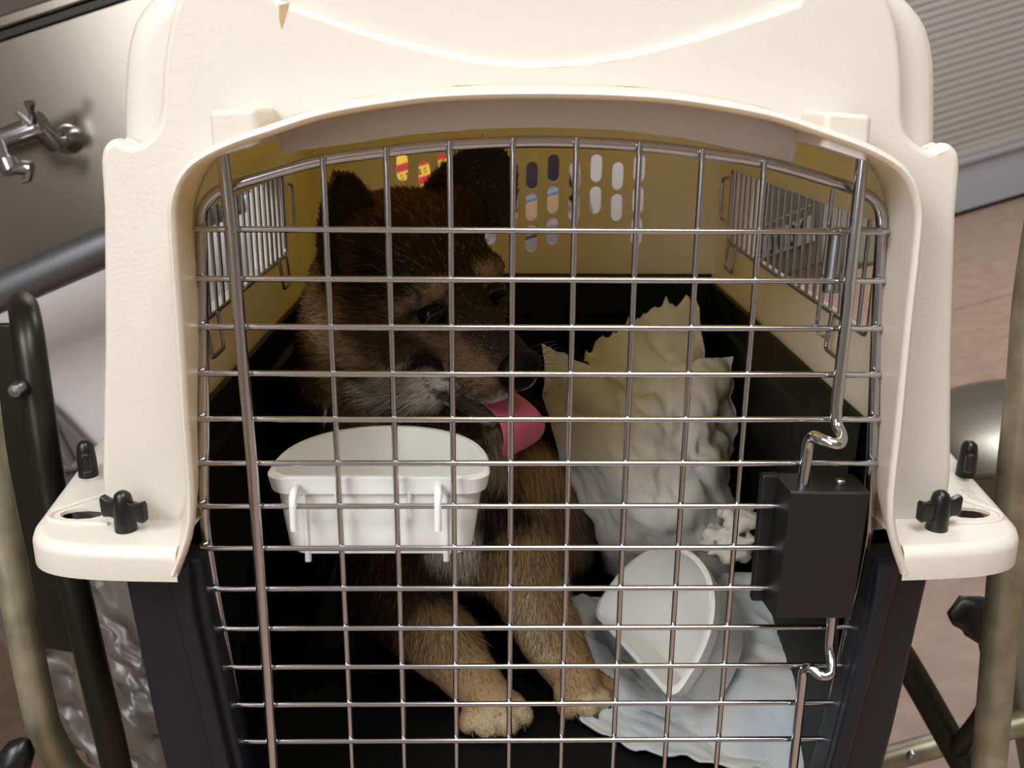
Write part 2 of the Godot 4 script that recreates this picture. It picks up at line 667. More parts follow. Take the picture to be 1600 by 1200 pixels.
	# --- sockets for the door rods
	for s in [-1, 1]:
		g = Geo.new()
		var sock := []
		for p in [[1.2205, 0.0], [1.2360, 0.0], [1.2377, 0.0006], [1.2385, 0.0018]]:
			var ring := []
			for q in rrect(0.0222 - p[1] * 2, 0.044 - p[1] * 2, 0.0035, 4): ring.append(V((-0.1425 if s < 0 else 0.1365) + q.x, p[0] - (0.06 if p[0] > 1.23 else 0.30) * q.x * s, 0.0175 + q.y))
			sock.append(ring)
		loft(g, sock, true, true, true)
		obj("rod_socket", g.mesh(40), cream, t)


func flare(y: float) -> float:
	return lerpf(lerpf(0.0110, 0.0045, smoothstep(1.05, 1.15, y)), 0.002, smoothstep(1.18, 1.21, y))


func y_of(si: Array, s: int) -> float:
	return minf(si[s].y, si[s + 1].y) + 0.001


func in_window(s: int, k: int, zs: Array, n: int) -> bool:
	if s != 3 and s != 4 and s != n - 5 and s != n - 6: return false
	if k < 0 or k >= zs.size() - 1: return false
	var left := s < n / 2
	var z0: float = zs[k]
	var z1: float = zs[k + 1]
	return z0 <= -0.029 and z1 >= (-0.301 if left else -0.376)


func back_wall(t: Node3D, si: Array) -> void:
	# a plate with staggered rows of rounded slots, tiled column by column
	var cols := [[-0.1090, 0, 2], [-0.0890, 1, 2], [-0.0712, 0, 3], [-0.0500, 1, 2], [-0.0290, 0, 3], [-0.0090, 1, 2], [0.0090, 1, 3], [0.0285, 0, 3], [0.0483, 1, 2], [0.0677, 0, 2], [0.0875, 1, 2], [0.1070, 0, 3]]
	var g := Geo.new()
	var z := -0.412
	var th := 0.004
	var top := 1.192
	var bot := 1.0
	for k in cols.size():
		var c = cols[k]
		var xa: float = c[0] - 0.0098 if k == 0 else (c[0] + cols[k - 1][0]) / 2
		var xb: float = c[0] + 0.0098 if k == cols.size() - 1 else (c[0] + cols[k + 1][0]) / 2
		var y := top - (0.0068 if c[1] else 0.0)
		box_quad(g, xa, xb, y, 1.28, z, th)
		for r in c[2]:
			slot_cell(g, xa, xb, y - 0.0286, y, c[0], z, th)
			y -= 0.0286
		box_quad(g, xa, xb, bot, y, z, th)
	box_quad(g, -0.21, cols[0][0] - 0.0098, bot, 1.28, z, th)
	box_quad(g, cols[-1][0] + 0.0098, 0.20, bot, 1.28, z, th)
	obj("back_wall", g.mesh(30, false), M.cream_plastic, t)


func box_quad(g: Geo, xa: float, xb: float, ya: float, yb: float, z: float, th: float) -> void:
	for e in [z, z - th]:
		var a := g.add(V(xa, ya, e)); var b := g.add(V(xb, ya, e)); var c := g.add(V(xb, yb, e)); var d := g.add(V(xa, yb, e))
		if e == z: g.quad(a, b, c, d)
		else: g.quad(a, d, c, b)


func slot_cell(g: Geo, xa: float, xb: float, ya: float, yb: float, cx: float, z: float, th: float) -> void:
	var cy := (ya + yb) / 2
	var r := 0.0053
	var hl := 0.0124 - r
	var pill := []
	for k in 2:
		for s in 7:
			var a := PI * s / 6 + k * PI
			pill.append(Vector2(cx + cos(a) * r, cy + (hl if k == 0 else -hl) + sin(a) * r))
	var rect := []
	for p in pill:
		var d: Vector2 = p - Vector2(cx, cy)
		var f := 1e9
		if d.x > 1e-6: f = min(f, (xb - cx) / d.x)
		if d.x < -1e-6: f = min(f, (xa - cx) / d.x)
		if d.y > 1e-6: f = min(f, (yb - cy) / d.y)
		if d.y < -1e-6: f = min(f, (ya - cy) / d.y)
		rect.append(Vector2(cx, cy) + d * f)
	# move the nearest points into the corners
	for c in [Vector2(xa, ya), Vector2(xb, ya), Vector2(xb, yb), Vector2(xa, yb)]:
		var best := 0
		for k in rect.size():
			if rect[k].distance_to(c) < rect[best].distance_to(c): best = k
		rect[best] = c
	var n := pill.size()
	var rings := []
	for q in [[rect, z], [pill, z], [pill, z - th], [rect, z - th]]:
		var ring := []
		for k in n:
			ring.append(V(q[0][k].x, q[0][k].y, q[1]))
		rings.append(ring)
	loft(g, rings)


func flange(t: Node3D, s: int) -> void:
	# outline seen from above, in (x, z), for the left; mirrored for the right
	var g := Geo.new()
	var edge := spline([Vector2(-0.1880 + CX * s, 0.0420), Vector2(-0.215, 0.0405), Vector2(-0.240, 0.0370), Vector2(-0.2575, 0.029), Vector2(-0.2675, 0.014), Vector2(-0.2715, -0.010), Vector2(-0.279, -0.070), Vector2(-0.2865, -0.130), Vector2(-0.289, -0.20), Vector2(-0.287, -0.33)], 4)
	edge.append(Vector2(-0.280, -0.40))
	edge.append(Vector2(-0.262, -0.425))
	edge.append(Vector2(-0.20, -0.43))
	var slot := []
	for k in 12:
		var a := TAU * k / 12
		slot.append(Vector2(-0.2475 + 0.0125 * cos(a), -0.0045 + 0.0075 * sin(a)))
	var prof := [[0.0, 0.0], [0.0, 0.012], [0.0012, 0.0152], [0.004, 0.0172], [0.006, 0.0175]]
	var y0 := 1.0035
	var n := edge.size()
	var rings := []
	for q in prof:
		var ring := []
		var loop := edge.duplicate()
		loop.append(Vector2(-0.186 + CX * s, -0.43))
		var ins := inset(loop, q[0])
		ins[0].x = edge[0].x
		for k in n: ring.append(V(ins[k].x * -s + (CX if true else 0.0), y0 + q[1], ins[k].y))
		rings.append(ring)
	loft(g, rings, false)
	# top face with the slot cut out, reached by a slit
	var top := []
	for p in rings[-1]: top.append(Vector2(p.x - CX, p.z))
	var xi := (0.186 - CX * s) * s
	top.append(Vector2(xi, -0.43))
	top.append(Vector2(xi, -0.0046))
	var cut := []
	for k in 12: cut.append(Vector2(slot[k].x * -s, slot[k].y))
	var with_cut := top.duplicate()
	var round_cut := cut.duplicate()
	if Geometry2D.is_polygon_clockwise(PackedVector2Array(top)) == Geometry2D.is_polygon_clockwise(PackedVector2Array(cut)):
		round_cut.reverse()
		round_cut.push_front(round_cut.pop_back())
	round_cut.append(round_cut[0] + Vector2(0, 0.0002))
	round_cut[0] -= Vector2(0, 0.0002)
	with_cut.append_array(round_cut)
	with_cut.append(Vector2(xi, -0.0042))
	var ti := Geometry2D.triangulate_polygon(PackedVector2Array(with_cut))
	if ti.is_empty():
		print("flange slot not cut ", s)
		with_cut = top
		ti = Geometry2D.triangulate_polygon(PackedVector2Array(with_cut))
	var at := g.v.size()
	for p in with_cut: g.add(V(p.x + CX, y0 + 0.0175, p.y))
	for k in ti.size() / 3:
		var a := ti[3 * k]; var b := ti[3 * k + 1]; var c := ti[3 * k + 2]
		if (with_cut[b] - with_cut[a]).cross(with_cut[c] - with_cut[a]) < 0.0: g.tri(at + a, at + b, at + c)
		else: g.tri(at + a, at + c, at + b)
	# walls of the slot
	var w := []
	for q in [0.0175, 0.0155]:
		var ring := []
		for k in 12: ring.append(V(cut[k].x + CX, y0 + q, cut[k].y))
		w.append(ring)
	loft(g, w)
	obj("flange", g.mesh(40, false), M.cream_plastic, t)
	g = Geo.new()
	rbox(g, V(0.034, 0.003, 0.024), 0.001, Transform3D(Basis(), V(0.2475 * s + CX, y0 - 0.0015, -0.0045)))
	obj("slot_shade_plate", g.mesh(), M.black_plastic, t)  # black plate added to stand for the shade inside the slot
	# ridge round the slot
	g = Geo.new()
	var ridge := []
	for p in spline([Vector2(0.2270, -0.062), Vector2(0.2400, -0.036), Vector2(0.2580, -0.014), Vector2(0.2645, -0.004), Vector2(0.2610, 0.005), Vector2(0.2480, 0.009), Vector2(0.2280, 0.010)], 5): ridge.append(V(p.x * s + CX, y0 + 0.0176, p.y))
	tube(g, ridge, 0.0016, 6)
	obj("slot_ridge", g.mesh(60), M.cream_plastic, t)
	if s > 0:
		# the moulded marks, too worn to read
		var bx := V(0.0016, 0, 0.0321).normalized()
		var mf := Transform3D(Basis(bx, Vector3.UP.cross(bx), Vector3.UP), V(0.2560, y0 + 0.0174, -0.0214))
		g = Geo.new()
		for k in 7:
			for e in [[0.0, 0.0, 0.0010, 0.0052], [0.0014, 0.0020 if k % 2 else -0.0018, 0.0022, 0.0009], [0.0024, 0.0 if k % 3 else 0.0012, 0.0009, 0.0040]]:
				rbox(g, V(e[2], e[3], 0.0008), 0.0002, mf * Transform3D(Basis(), V(-0.0155 + 0.0046 * k + e[0], e[1], 0.0003)))
		obj("raised_marks", g.mesh(), M.cream_plastic, t)
	# wing nuts
	for q in [[0.2215 if s < 0 else 0.2205, 0.0165, 0.35 * s], [0.2715, -0.060, 1.2 * s]]:
		wing_nut(t, V(q[0] * s + (CX if s > 0 else 0.0), y0 + 0.0175, q[1]), q[2])


func wing_nut(t: Node3D, at: Vector3, turn: float) -> void:
	var b := Node3D.new()
	b.name = "wing_nut"
	var g := Geo.new()
	var f := Transform3D(Basis(Vector3.UP, turn), at)
	lathe(g, [Vector2(0.0058, 0.0), Vector2(0.0056, 0.0105), Vector2(0.0050, 0.0175), Vector2(0.0042, 0.0205), Vector2(0.0022, 0.0222), Vector2(0.0004, 0.0226)], 16, f)
	var w := Geo.new()
	for s in [-1, 1]:
		var poly := [Vector2(0.003 * s, 0.0055), Vector2(0.0078 * s, 0.0068), Vector2(0.0125 * s, 0.0062), Vector2(0.0140 * s, 0.0078), Vector2(0.0142 * s, 0.0165), Vector2(0.0130 * s, 0.0182), Vector2(0.0085 * s, 0.0166), Vector2(0.003 * s, 0.0175)]
		plate(w, poly, 0.0048, 0.0012, func(p, d): return f * V(p.x, p.y, d - 0.0024), 3)
	var o := obj("wing_nut", g.mesh(50), M.black_plastic, t)
	obj("wing", w.mesh(40), M.black_plastic, o)


func tub(t: Node3D) -> void:
	var g := Geo.new()
	# outer and inner sections, half a path in (x, y) from the lip down to the middle of the floor
	var o := [Vector2(-0.186, 1.0745), Vector2(-0.1885, 1.073), Vector2(-0.190, 1.012), Vector2(-0.2225, 1.004), Vector2(-0.2210, 0.985), Vector2(-0.2100, 0.875), Vector2(-0.2030, 0.812), Vector2(-0.196, 0.797), Vector2(-0.180, 0.790), Vector2(0, 0.790)]
	var i := [Vector2(-0.186, 1.0745), Vector2(-0.1835, 1.0735), Vector2(-0.1828, 1.050), Vector2(-0.1795, 1.046), Vector2(-0.1800, 1.000), Vector2(-0.1860, 0.93), Vector2(-0.1850, 0.850), Vector2(-0.183, 0.820), Vector2(-0.172, 0.812), Vector2(0, 0.812)]
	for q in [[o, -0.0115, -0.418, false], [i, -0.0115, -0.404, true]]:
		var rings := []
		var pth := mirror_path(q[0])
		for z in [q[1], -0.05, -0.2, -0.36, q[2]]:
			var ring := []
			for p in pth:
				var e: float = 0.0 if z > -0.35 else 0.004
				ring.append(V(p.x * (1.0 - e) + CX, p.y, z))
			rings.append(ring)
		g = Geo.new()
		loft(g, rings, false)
		obj("tub_inside_shaded" if q[3] else "lower_tub", g.mesh(30, false), M.tub_shaded if q[3] else M.navy_plastic, t)  # inside painted darker than the navy outside, to stand for shade
	# rear wall of the tub
	g = Geo.new()
	var rear := [Vector2(-0.184 , 1.081), Vector2(-0.172, 0.90), Vector2(-0.160, 0.800), Vector2(0.160, 0.800), Vector2(0.172, 0.90), Vector2(0.184, 1.081)]
	for k in rear.size(): rear[k].x += CX
	plate(g, rear, 0.012, 0.003, func(p, d): return V(p.x, p.y, d - 0.416), 3)
	obj("rear_panel", g.mesh(), M.tub_shaded, t)  # same shade-darkened colour as the inside of the tub
	# front frame of the tub round the door
	g = Geo.new()
	var fl := [Vector2(-0.2205, 1.0035), Vector2(-0.2120, 0.895), Vector2(-0.2030, 0.812), Vector2(-0.196, 0.797), Vector2(-0.180, 0.788)]
	var fi := [Vector2(-0.1835, 1.0035), Vector2(-0.1815, 0.975), Vector2(-0.1700, 0.87), Vector2(-0.164, 0.83), Vector2(-0.155, 0.822)]
	var poly := mirror_path(fl)
	var inner := mirror_path(fi)
	inner.reverse()
	for k in poly.size(): poly[k].x += CX
	poly.append_array(inner)
	plate(g, poly, 0.022, 0.003, func(p, d): return V(p.x, p.y, d - 0.004), 3)
	obj("tub_front", g.mesh(), M.navy_plastic, t)
	# the raised border that runs down both front corners
	for s in [-1, 1]:
		g = Geo.new()
		var r := [Vector2(-0.1985, 1.0035), Vector2(-0.1815, 0.865), Vector2(-0.176, 0.82), Vector2(-0.166, 0.82), Vector2(-0.1725, 0.87), Vector2(-0.1850, 0.975), Vector2(-0.1855, 1.0035)]
		var pl := []
		for p in r: pl.append(Vector2(-p.x * s + CX * 0.5, p.y))
		plate(g, pl, 0.008, 0.002, func(p, d): return V(p.x, p.y, d + 0.016), 3)
		obj("corner_border", g.mesh(), M.navy_plastic, t)


func door(t: Node3D) -> void:
	var chrome: Material = M.chrome
	var d := Node3D.new()
	# outer frame of thick wire
	var left := [Vector2(-0.1600, 0.822), Vector2(-0.1700, 0.835), Vector2(-0.1745, 0.88), Vector2(-0.1800, 0.945), Vector2(-0.1842, 1.000), Vector2(-0.1842, 1.025), Vector2(-0.1815, 1.060), Vector2(-0.1780, 1.105), Vector2(-0.1735, 1.165), Vector2(-0.1725, 1.183), Vector2(-0.1695, 1.1925), Vector2(-0.1600, 1.1995), Vector2(-0.1371, 1.2067), Vector2(-0.1098, 1.2137), Vector2(-0.0777, 1.2182), Vector2(-0.0463, 1.2215), Vector2(0, 1.2232)]
	var path := []
	for p in spline(mirror_path(left), 3): path.append(V(p.x, p.y, 0.0))
	var g := Geo.new()
	tube(g, path, 0.0030, 10, true)
	var frame := obj("door", g.mesh(60), chrome, t)
	# vertical wires, their tops lapped over the frame
	for k in 8:
		var x := -0.1094 + 0.0312 * k
		var top := 1.2244 - 0.86 * x * x - 0.00002
		g = Geo.new()
		tube(g, bend([V(x, 0.822, 0.0028), V(x, top - 0.004, 0.0040), V(x, top + 0.0012, 0.0042)], 0.003, 2), 0.0016, 8)
		obj("vertical_wire", g.mesh(60), chrome, frame)
	# horizontal wires in front of them
	for k in 15:
		var y := 1.1800 - 0.02508 * k
		var xl := frame_x(left, y)
		var a := -xl - 0.0025
		var b := xl + 0.0022
		var pts := [[V(a - 0.0004, y, 0.0015), V(a + 0.001, y, 0.0052), V(b - 0.001, y, 0.0052), V(b + 0.0004, y, 0.0015)]]
		if k >= 6 and k <= 8: pts = [[V(a - 0.0004, y, 0.0015), V(a + 0.001, y, 0.0052), V(0.1330, y, 0.0052)]]
		for q in pts:
			g = Geo.new()
			tube(g, bend(q, 0.002, 2), 0.0016, 8)
			obj("horizontal_wire", g.mesh(60), chrome, frame)
	# hinge rod on the left
	g = Geo.new()
	tube(g, [V(-0.1568, 1.222, 0.0102), V(-0.1550, 1.178, 0.0100), V(-0.1538, 1.05, 0.0098), V(-0.1540, 0.93, 0.0098), V(-0.1552, 0.81, 0.0098)], 0.0031, 12)
	obj("hinge_rod", g.mesh(60), chrome, frame)
	# latch rods on the right
	g = Geo.new()
	var up := [V(0.1546, 1.222, 0.0120), V(0.1549, 1.15, 0.0120), V(0.1550, 1.0865, 0.0120), V(0.1556, 1.0795, 0.0128), V(0.1572, 1.0755, 0.0200), V(0.1535, 1.0725, 0.0260), V(0.1470, 1.0740, 0.0230), V(0.1428, 1.0745, 0.0150), V(0.1420, 1.0690, 0.0120), V(0.1415, 1.0390, 0.0120)]
	tube(g, bend(up, 0.004, 4), 0.0031, 12)
	obj("latch_rod", g.mesh(60), chrome, frame)
	g = Geo.new()
	var lo := [V(0.1654, 0.972, 0.0115), V(0.1662, 0.9440, 0.0115), V(0.1668, 0.9390, 0.0150), V(0.1650, 0.9330, 0.0210), V(0.1600, 0.9320, 0.0210), V(0.1540, 0.9350, 0.0150), V(0.1524, 0.9300, 0.0118), V(0.1526, 0.81, 0.0115)]
	tube(g, bend(lo, 0.004, 4), 0.0028, 12)
	obj("latch_rod", g.mesh(60), chrome, frame)
	# latch box
	g = Geo.new()
	var fr := [Vector2(0.1323, 1.0444), Vector2(0.1751, 1.0437), Vector2(0.1733, 0.968), Vector2(0.1300, 0.9685)]
	var rings := []
	for q in [[-0.006, 1.0], [0.019, 1.0], [0.0205, 0.975]]:
		var ring := []
		for p in fr:
			var c := Vector2(0.1527, 1.0065)
			var e: Vector2 = c + (p - c) * q[1]
			ring.append(V(e.x + (-0.002 if q[0] < 0 and e.x < 0.14 else 0.0), e.y, q[0]))
		rings.append(ring)
	loft(g, rings, true, true, true)
	var bx := obj("latch_box", g.mesh(20), M.black_box, frame)
	g = Geo.new()
	lathe(g, [Vector2(0.0028, 0), Vector2(0.0028, 0.0016), Vector2(0.0022, 0.0024), Vector2(0.0003, 0.0026)], 14, Transform3D(Basis(), V(0.1630, 1.0442, 0.008)))
	obj("box_screw", g.mesh(40), M.dull_chrome, frame)
	g = Geo.new()
	rbox(g, V(0.010, 0.078, 0.006), 0.0015, Transform3D(Basis(), V(0.1275, 1.0065, -0.003)))
	obj("box_back_plate", g.mesh(), M.black_box, frame)
	# spring behind the latch rod, with its washer
	g = Geo.new()
	lathe(g, [Vector2(0.0001, 0), Vector2(0.0042, 0.0004), Vector2(0.0046, 0.003), Vector2(0.0040, 0.006), Vector2(0.0040, 0.030), Vector2(0.0030, 0.031), Vector2(0.0001, 0.0312)], 16, Transform3D(Basis(), V(0.1500, 1.1475, -0.0005)))
	obj("spring_sleeve", g.mesh(50), M.dull_chrome, frame)
	g = Geo.new()
	rbox(g, V(0.022, 0.0016, 0.010), 0.0006, Transform3D(Basis(), V(0.1575, 1.1815, 0.0085)))
	obj("washer_plate", g.mesh(), M.dull_chrome, frame)
	g = Geo.new()
	tube(g, bend([V(0.1460, 1.2005, -0.001), V(0.1462, 1.1800, -0.002), V(0.1455, 1.128, -0.003), V(0.1475, 1.1235, -0.003), V(0.1540, 1.1240, -0.003)], 0.003, 3), 0.0011, 8)
	obj("spring_wire", g.mesh(60), chrome, frame)


func frame_x(left: Array, y: float) -> float:
	for k in left.size() - 1:
		if y >= left[k].y and y <= left[k + 1].y:
			return -lerpf(left[k].x, left[k + 1].x, (y - left[k].y) / (left[k + 1].y - left[k].y))
	return 0.17


# ---------------------------------------------------------------- distance field, meshed as surface nets
class Field:
	var lo: Vector3
	var h: float
	var nx: int
	var ny: int
	var nz: int
	var d := PackedFloat32Array()
	func setup(a: Vector3, b: Vector3, cell: float) -> void:
		lo = a
		h = cell
		nx = int((b.x - a.x) / cell) + 1
		ny = int((b.y - a.y) / cell) + 1
		nz = int((b.z - a.z) / cell) + 1
		d.resize(nx * ny * nz)
		d.fill(0.05)
	func blend(at: int, v: float, k: float) -> void:
		var o := d[at]
		var e := k - absf(o - v)
		d[at] = minf(o, v) - (e * e / (4.0 * k) if e > 0.0 else 0.0)
	func limb(a: Vector3, b: Vector3, ra: float, rb: float, k := 0.012) -> void:
		var m := maxf(ra, rb) + k * 2.0
		var p0 := (a.min(b) - Vector3.ONE * m - lo) / h
		var p1 := (a.max(b) + Vector3.ONE * m - lo) / h
		var ab := b - a
		var l2 := maxf(ab.length_squared(), 1e-9)
		for z in range(maxi(0, int(p0.z)), mini(nz, int(p1.z) + 2)):
			for y in range(maxi(0, int(p0.y)), mini(ny, int(p1.y) + 2)):
				var row := (z * ny + y) * nx
				for x in range(maxi(0, int(p0.x)), mini(nx, int(p1.x) + 2)):
					var p := lo + Vector3(x, y, z) * h
					var t := clampf((p - a).dot(ab) / l2, 0.0, 1.0)
					blend(row + x, p.distance_to(a + ab * t) - lerpf(ra, rb, t), k)
	func blob(c: Vector3, r: Vector3, k := 0.012, basis := Basis.IDENTITY) -> void:
		var m := maxf(r.x, maxf(r.y, r.z)) + k * 2.0
		var p0 := (c - Vector3.ONE * m - lo) / h
		var p1 := (c + Vector3.ONE * m - lo) / h
		var inv := basis.inverse()
		var rm := minf(r.x, minf(r.y, r.z))
		for z in range(maxi(0, int(p0.z)), mini(nz, int(p1.z) + 2)):
			for y in range(maxi(0, int(p0.y)), mini(ny, int(p1.y) + 2)):
				var row := (z * ny + y) * nx
				for x in range(maxi(0, int(p0.x)), mini(nx, int(p1.x) + 2)):
					var q := inv * (lo + Vector3(x, y, z) * h - c)
					var k0 := (q / r).length()
					var k1 := (q / (r * r)).length()
					blend(row + x, k0 * (k0 - 1.0) / k1 if k1 > 1e-6 else -rm, k)
	func dig(a: Vector3, b: Vector3, r: float, k := 0.004) -> void:
		var m := r + k * 2.0
		var p0 := (a.min(b) - Vector3.ONE * m - lo) / h
		var p1 := (a.max(b) + Vector3.ONE * m - lo) / h
		var ab := b - a
		var l2 := maxf(ab.length_squared(), 1e-9)
		for z in range(maxi(0, int(p0.z)), mini(nz, int(p1.z) + 2)):
			for y in range(maxi(0, int(p0.y)), mini(ny, int(p1.y) + 2)):
				for x in range(maxi(0, int(p0.x)), mini(nx, int(p1.x) + 2)):
					var at := (z * ny + y) * nx + x
					var p := lo + Vector3(x, y, z) * h
					var t := clampf((p - a).dot(ab) / l2, 0.0, 1.0)
					var v := -(p.distance_to(a + ab * t) - r)
					var e := k - absf(d[at] - v)
					d[at] = maxf(d[at], v) + (e * e / (4.0 * k) if e > 0.0 else 0.0)
	# adds the surface to g, its points moved by t
	func net(g: Geo, t := Transform3D.IDENTITY) -> void:
		var ids := PackedInt32Array()
		ids.resize(d.size())
		ids.fill(-1)
		var off := [0, 1, nx, nx + 1, nx * ny, nx * ny + 1, nx * ny + nx, nx * ny + nx + 1]
		var edges := [[0, 1], [2, 3], [4, 5], [6, 7], [0, 2], [1, 3], [4, 6], [5, 7], [0, 4], [1, 5], [2, 6], [3, 7]]
		for z in nz - 1:
			for y in ny - 1:
				for x in nx - 1:
					var at := (z * ny + y) * nx + x
					var neg := 0
					for o in off:
						if d[at + o] < 0.0: neg += 1
					if neg == 0 or neg == 8: continue
					var s := Vector3.ZERO
					var c := 0
					for e in edges:
						var va: float = d[at + off[e[0]]]
						var vb: float = d[at + off[e[1]]]
						if (va < 0.0) == (vb < 0.0): continue
						var f := va / (va - vb)
						var pa := Vector3(e[0] & 1, (e[0] >> 1) & 1, e[0] >> 2)
						var pb := Vector3(e[1] & 1, (e[1] >> 1) & 1, e[1] >> 2)
						s += pa.lerp(pb, f)
						c += 1
					ids[at] = g.add(t * (lo + (Vector3(x, y, z) + s / c) * h))
		for z in range(1, nz - 1):
			for y in range(1, ny - 1):
				for x in range(1, nx - 1):
					var at := (z * ny + y) * nx + x
					var s0 := d[at] < 0.0
					for ax in 3:
						var step: int = [1, nx, nx * ny][ax]
						if s0 == (d[at + step] < 0.0): continue
						var u: int = [nx, nx * ny, 1][ax]
						var w: int = [nx * ny, 1, nx][ax]
						var q := [ids[at - u - w], ids[at - w], ids[at], ids[at - u]]
						if q.min() < 0: continue
						if s0: g.quad(q[0], q[1], q[2], q[3])
						else: g.quad(q[0], q[3], q[2], q[1])


# an indexed mesh with smooth normals and a colour per point
func soft_mesh(g: Geo, colour: Callable) -> Array:
	var ns := PackedVector3Array()
	ns.resize(g.v.size())
	for k in range(0, g.i.size(), 3):
		var f := (g.v[g.i[k + 1]] - g.v[g.i[k]]).cross(g.v[g.i[k + 2]] - g.v[g.i[k]])
		for e in 3: ns[g.i[k + e]] += f
	var cs := PackedColorArray()
	for k in ns.size():
		ns[k] = ns[k].normalized()
		cs.append(colour.call(g.v[k], ns[k]))
	var idx := g.i.duplicate()
	for k in range(0, idx.size(), 3):
		var s := idx[k + 1]
		idx[k + 1] = idx[k + 2]
		idx[k + 2] = s
	var a := []
	a.resize(Mesh.ARRAY_MAX)
	a[Mesh.ARRAY_VERTEX] = g.v
	a[Mesh.ARRAY_NORMAL] = ns
	a[Mesh.ARRAY_COLOR] = cs
	a[Mesh.ARRAY_INDEX] = idx
	var m := ArrayMesh.new()
	m.add_surface_from_arrays(Mesh.PRIMITIVE_TRIANGLES, a)
	return [m, ns, cs]


# ---------------------------------------------------------------- the puppy
var head := Transform3D(Basis(Vector3(0.747, 0.1599, -0.6453), Vector3(0.0705, 0.9461, 0.3161), Vector3(0.6611, -0.2817, 0.6954)).orthonormalized(), Vector3(-0.0753, 1.120, -0.1648))

# spots of the coat: centre, end, radius, feather, colour (linear), both sides
var head_spots := []
var body_spots := []

func spot(list: Array, a: Vector3, b: Vector3, r: float, soft: float, c: Color, both := false) -> void:
	list.append([a, b, r, soft, c])
	if both: list.append([a * Vector3(-1, 1, 1), b * Vector3(-1, 1, 1), r, soft, c])

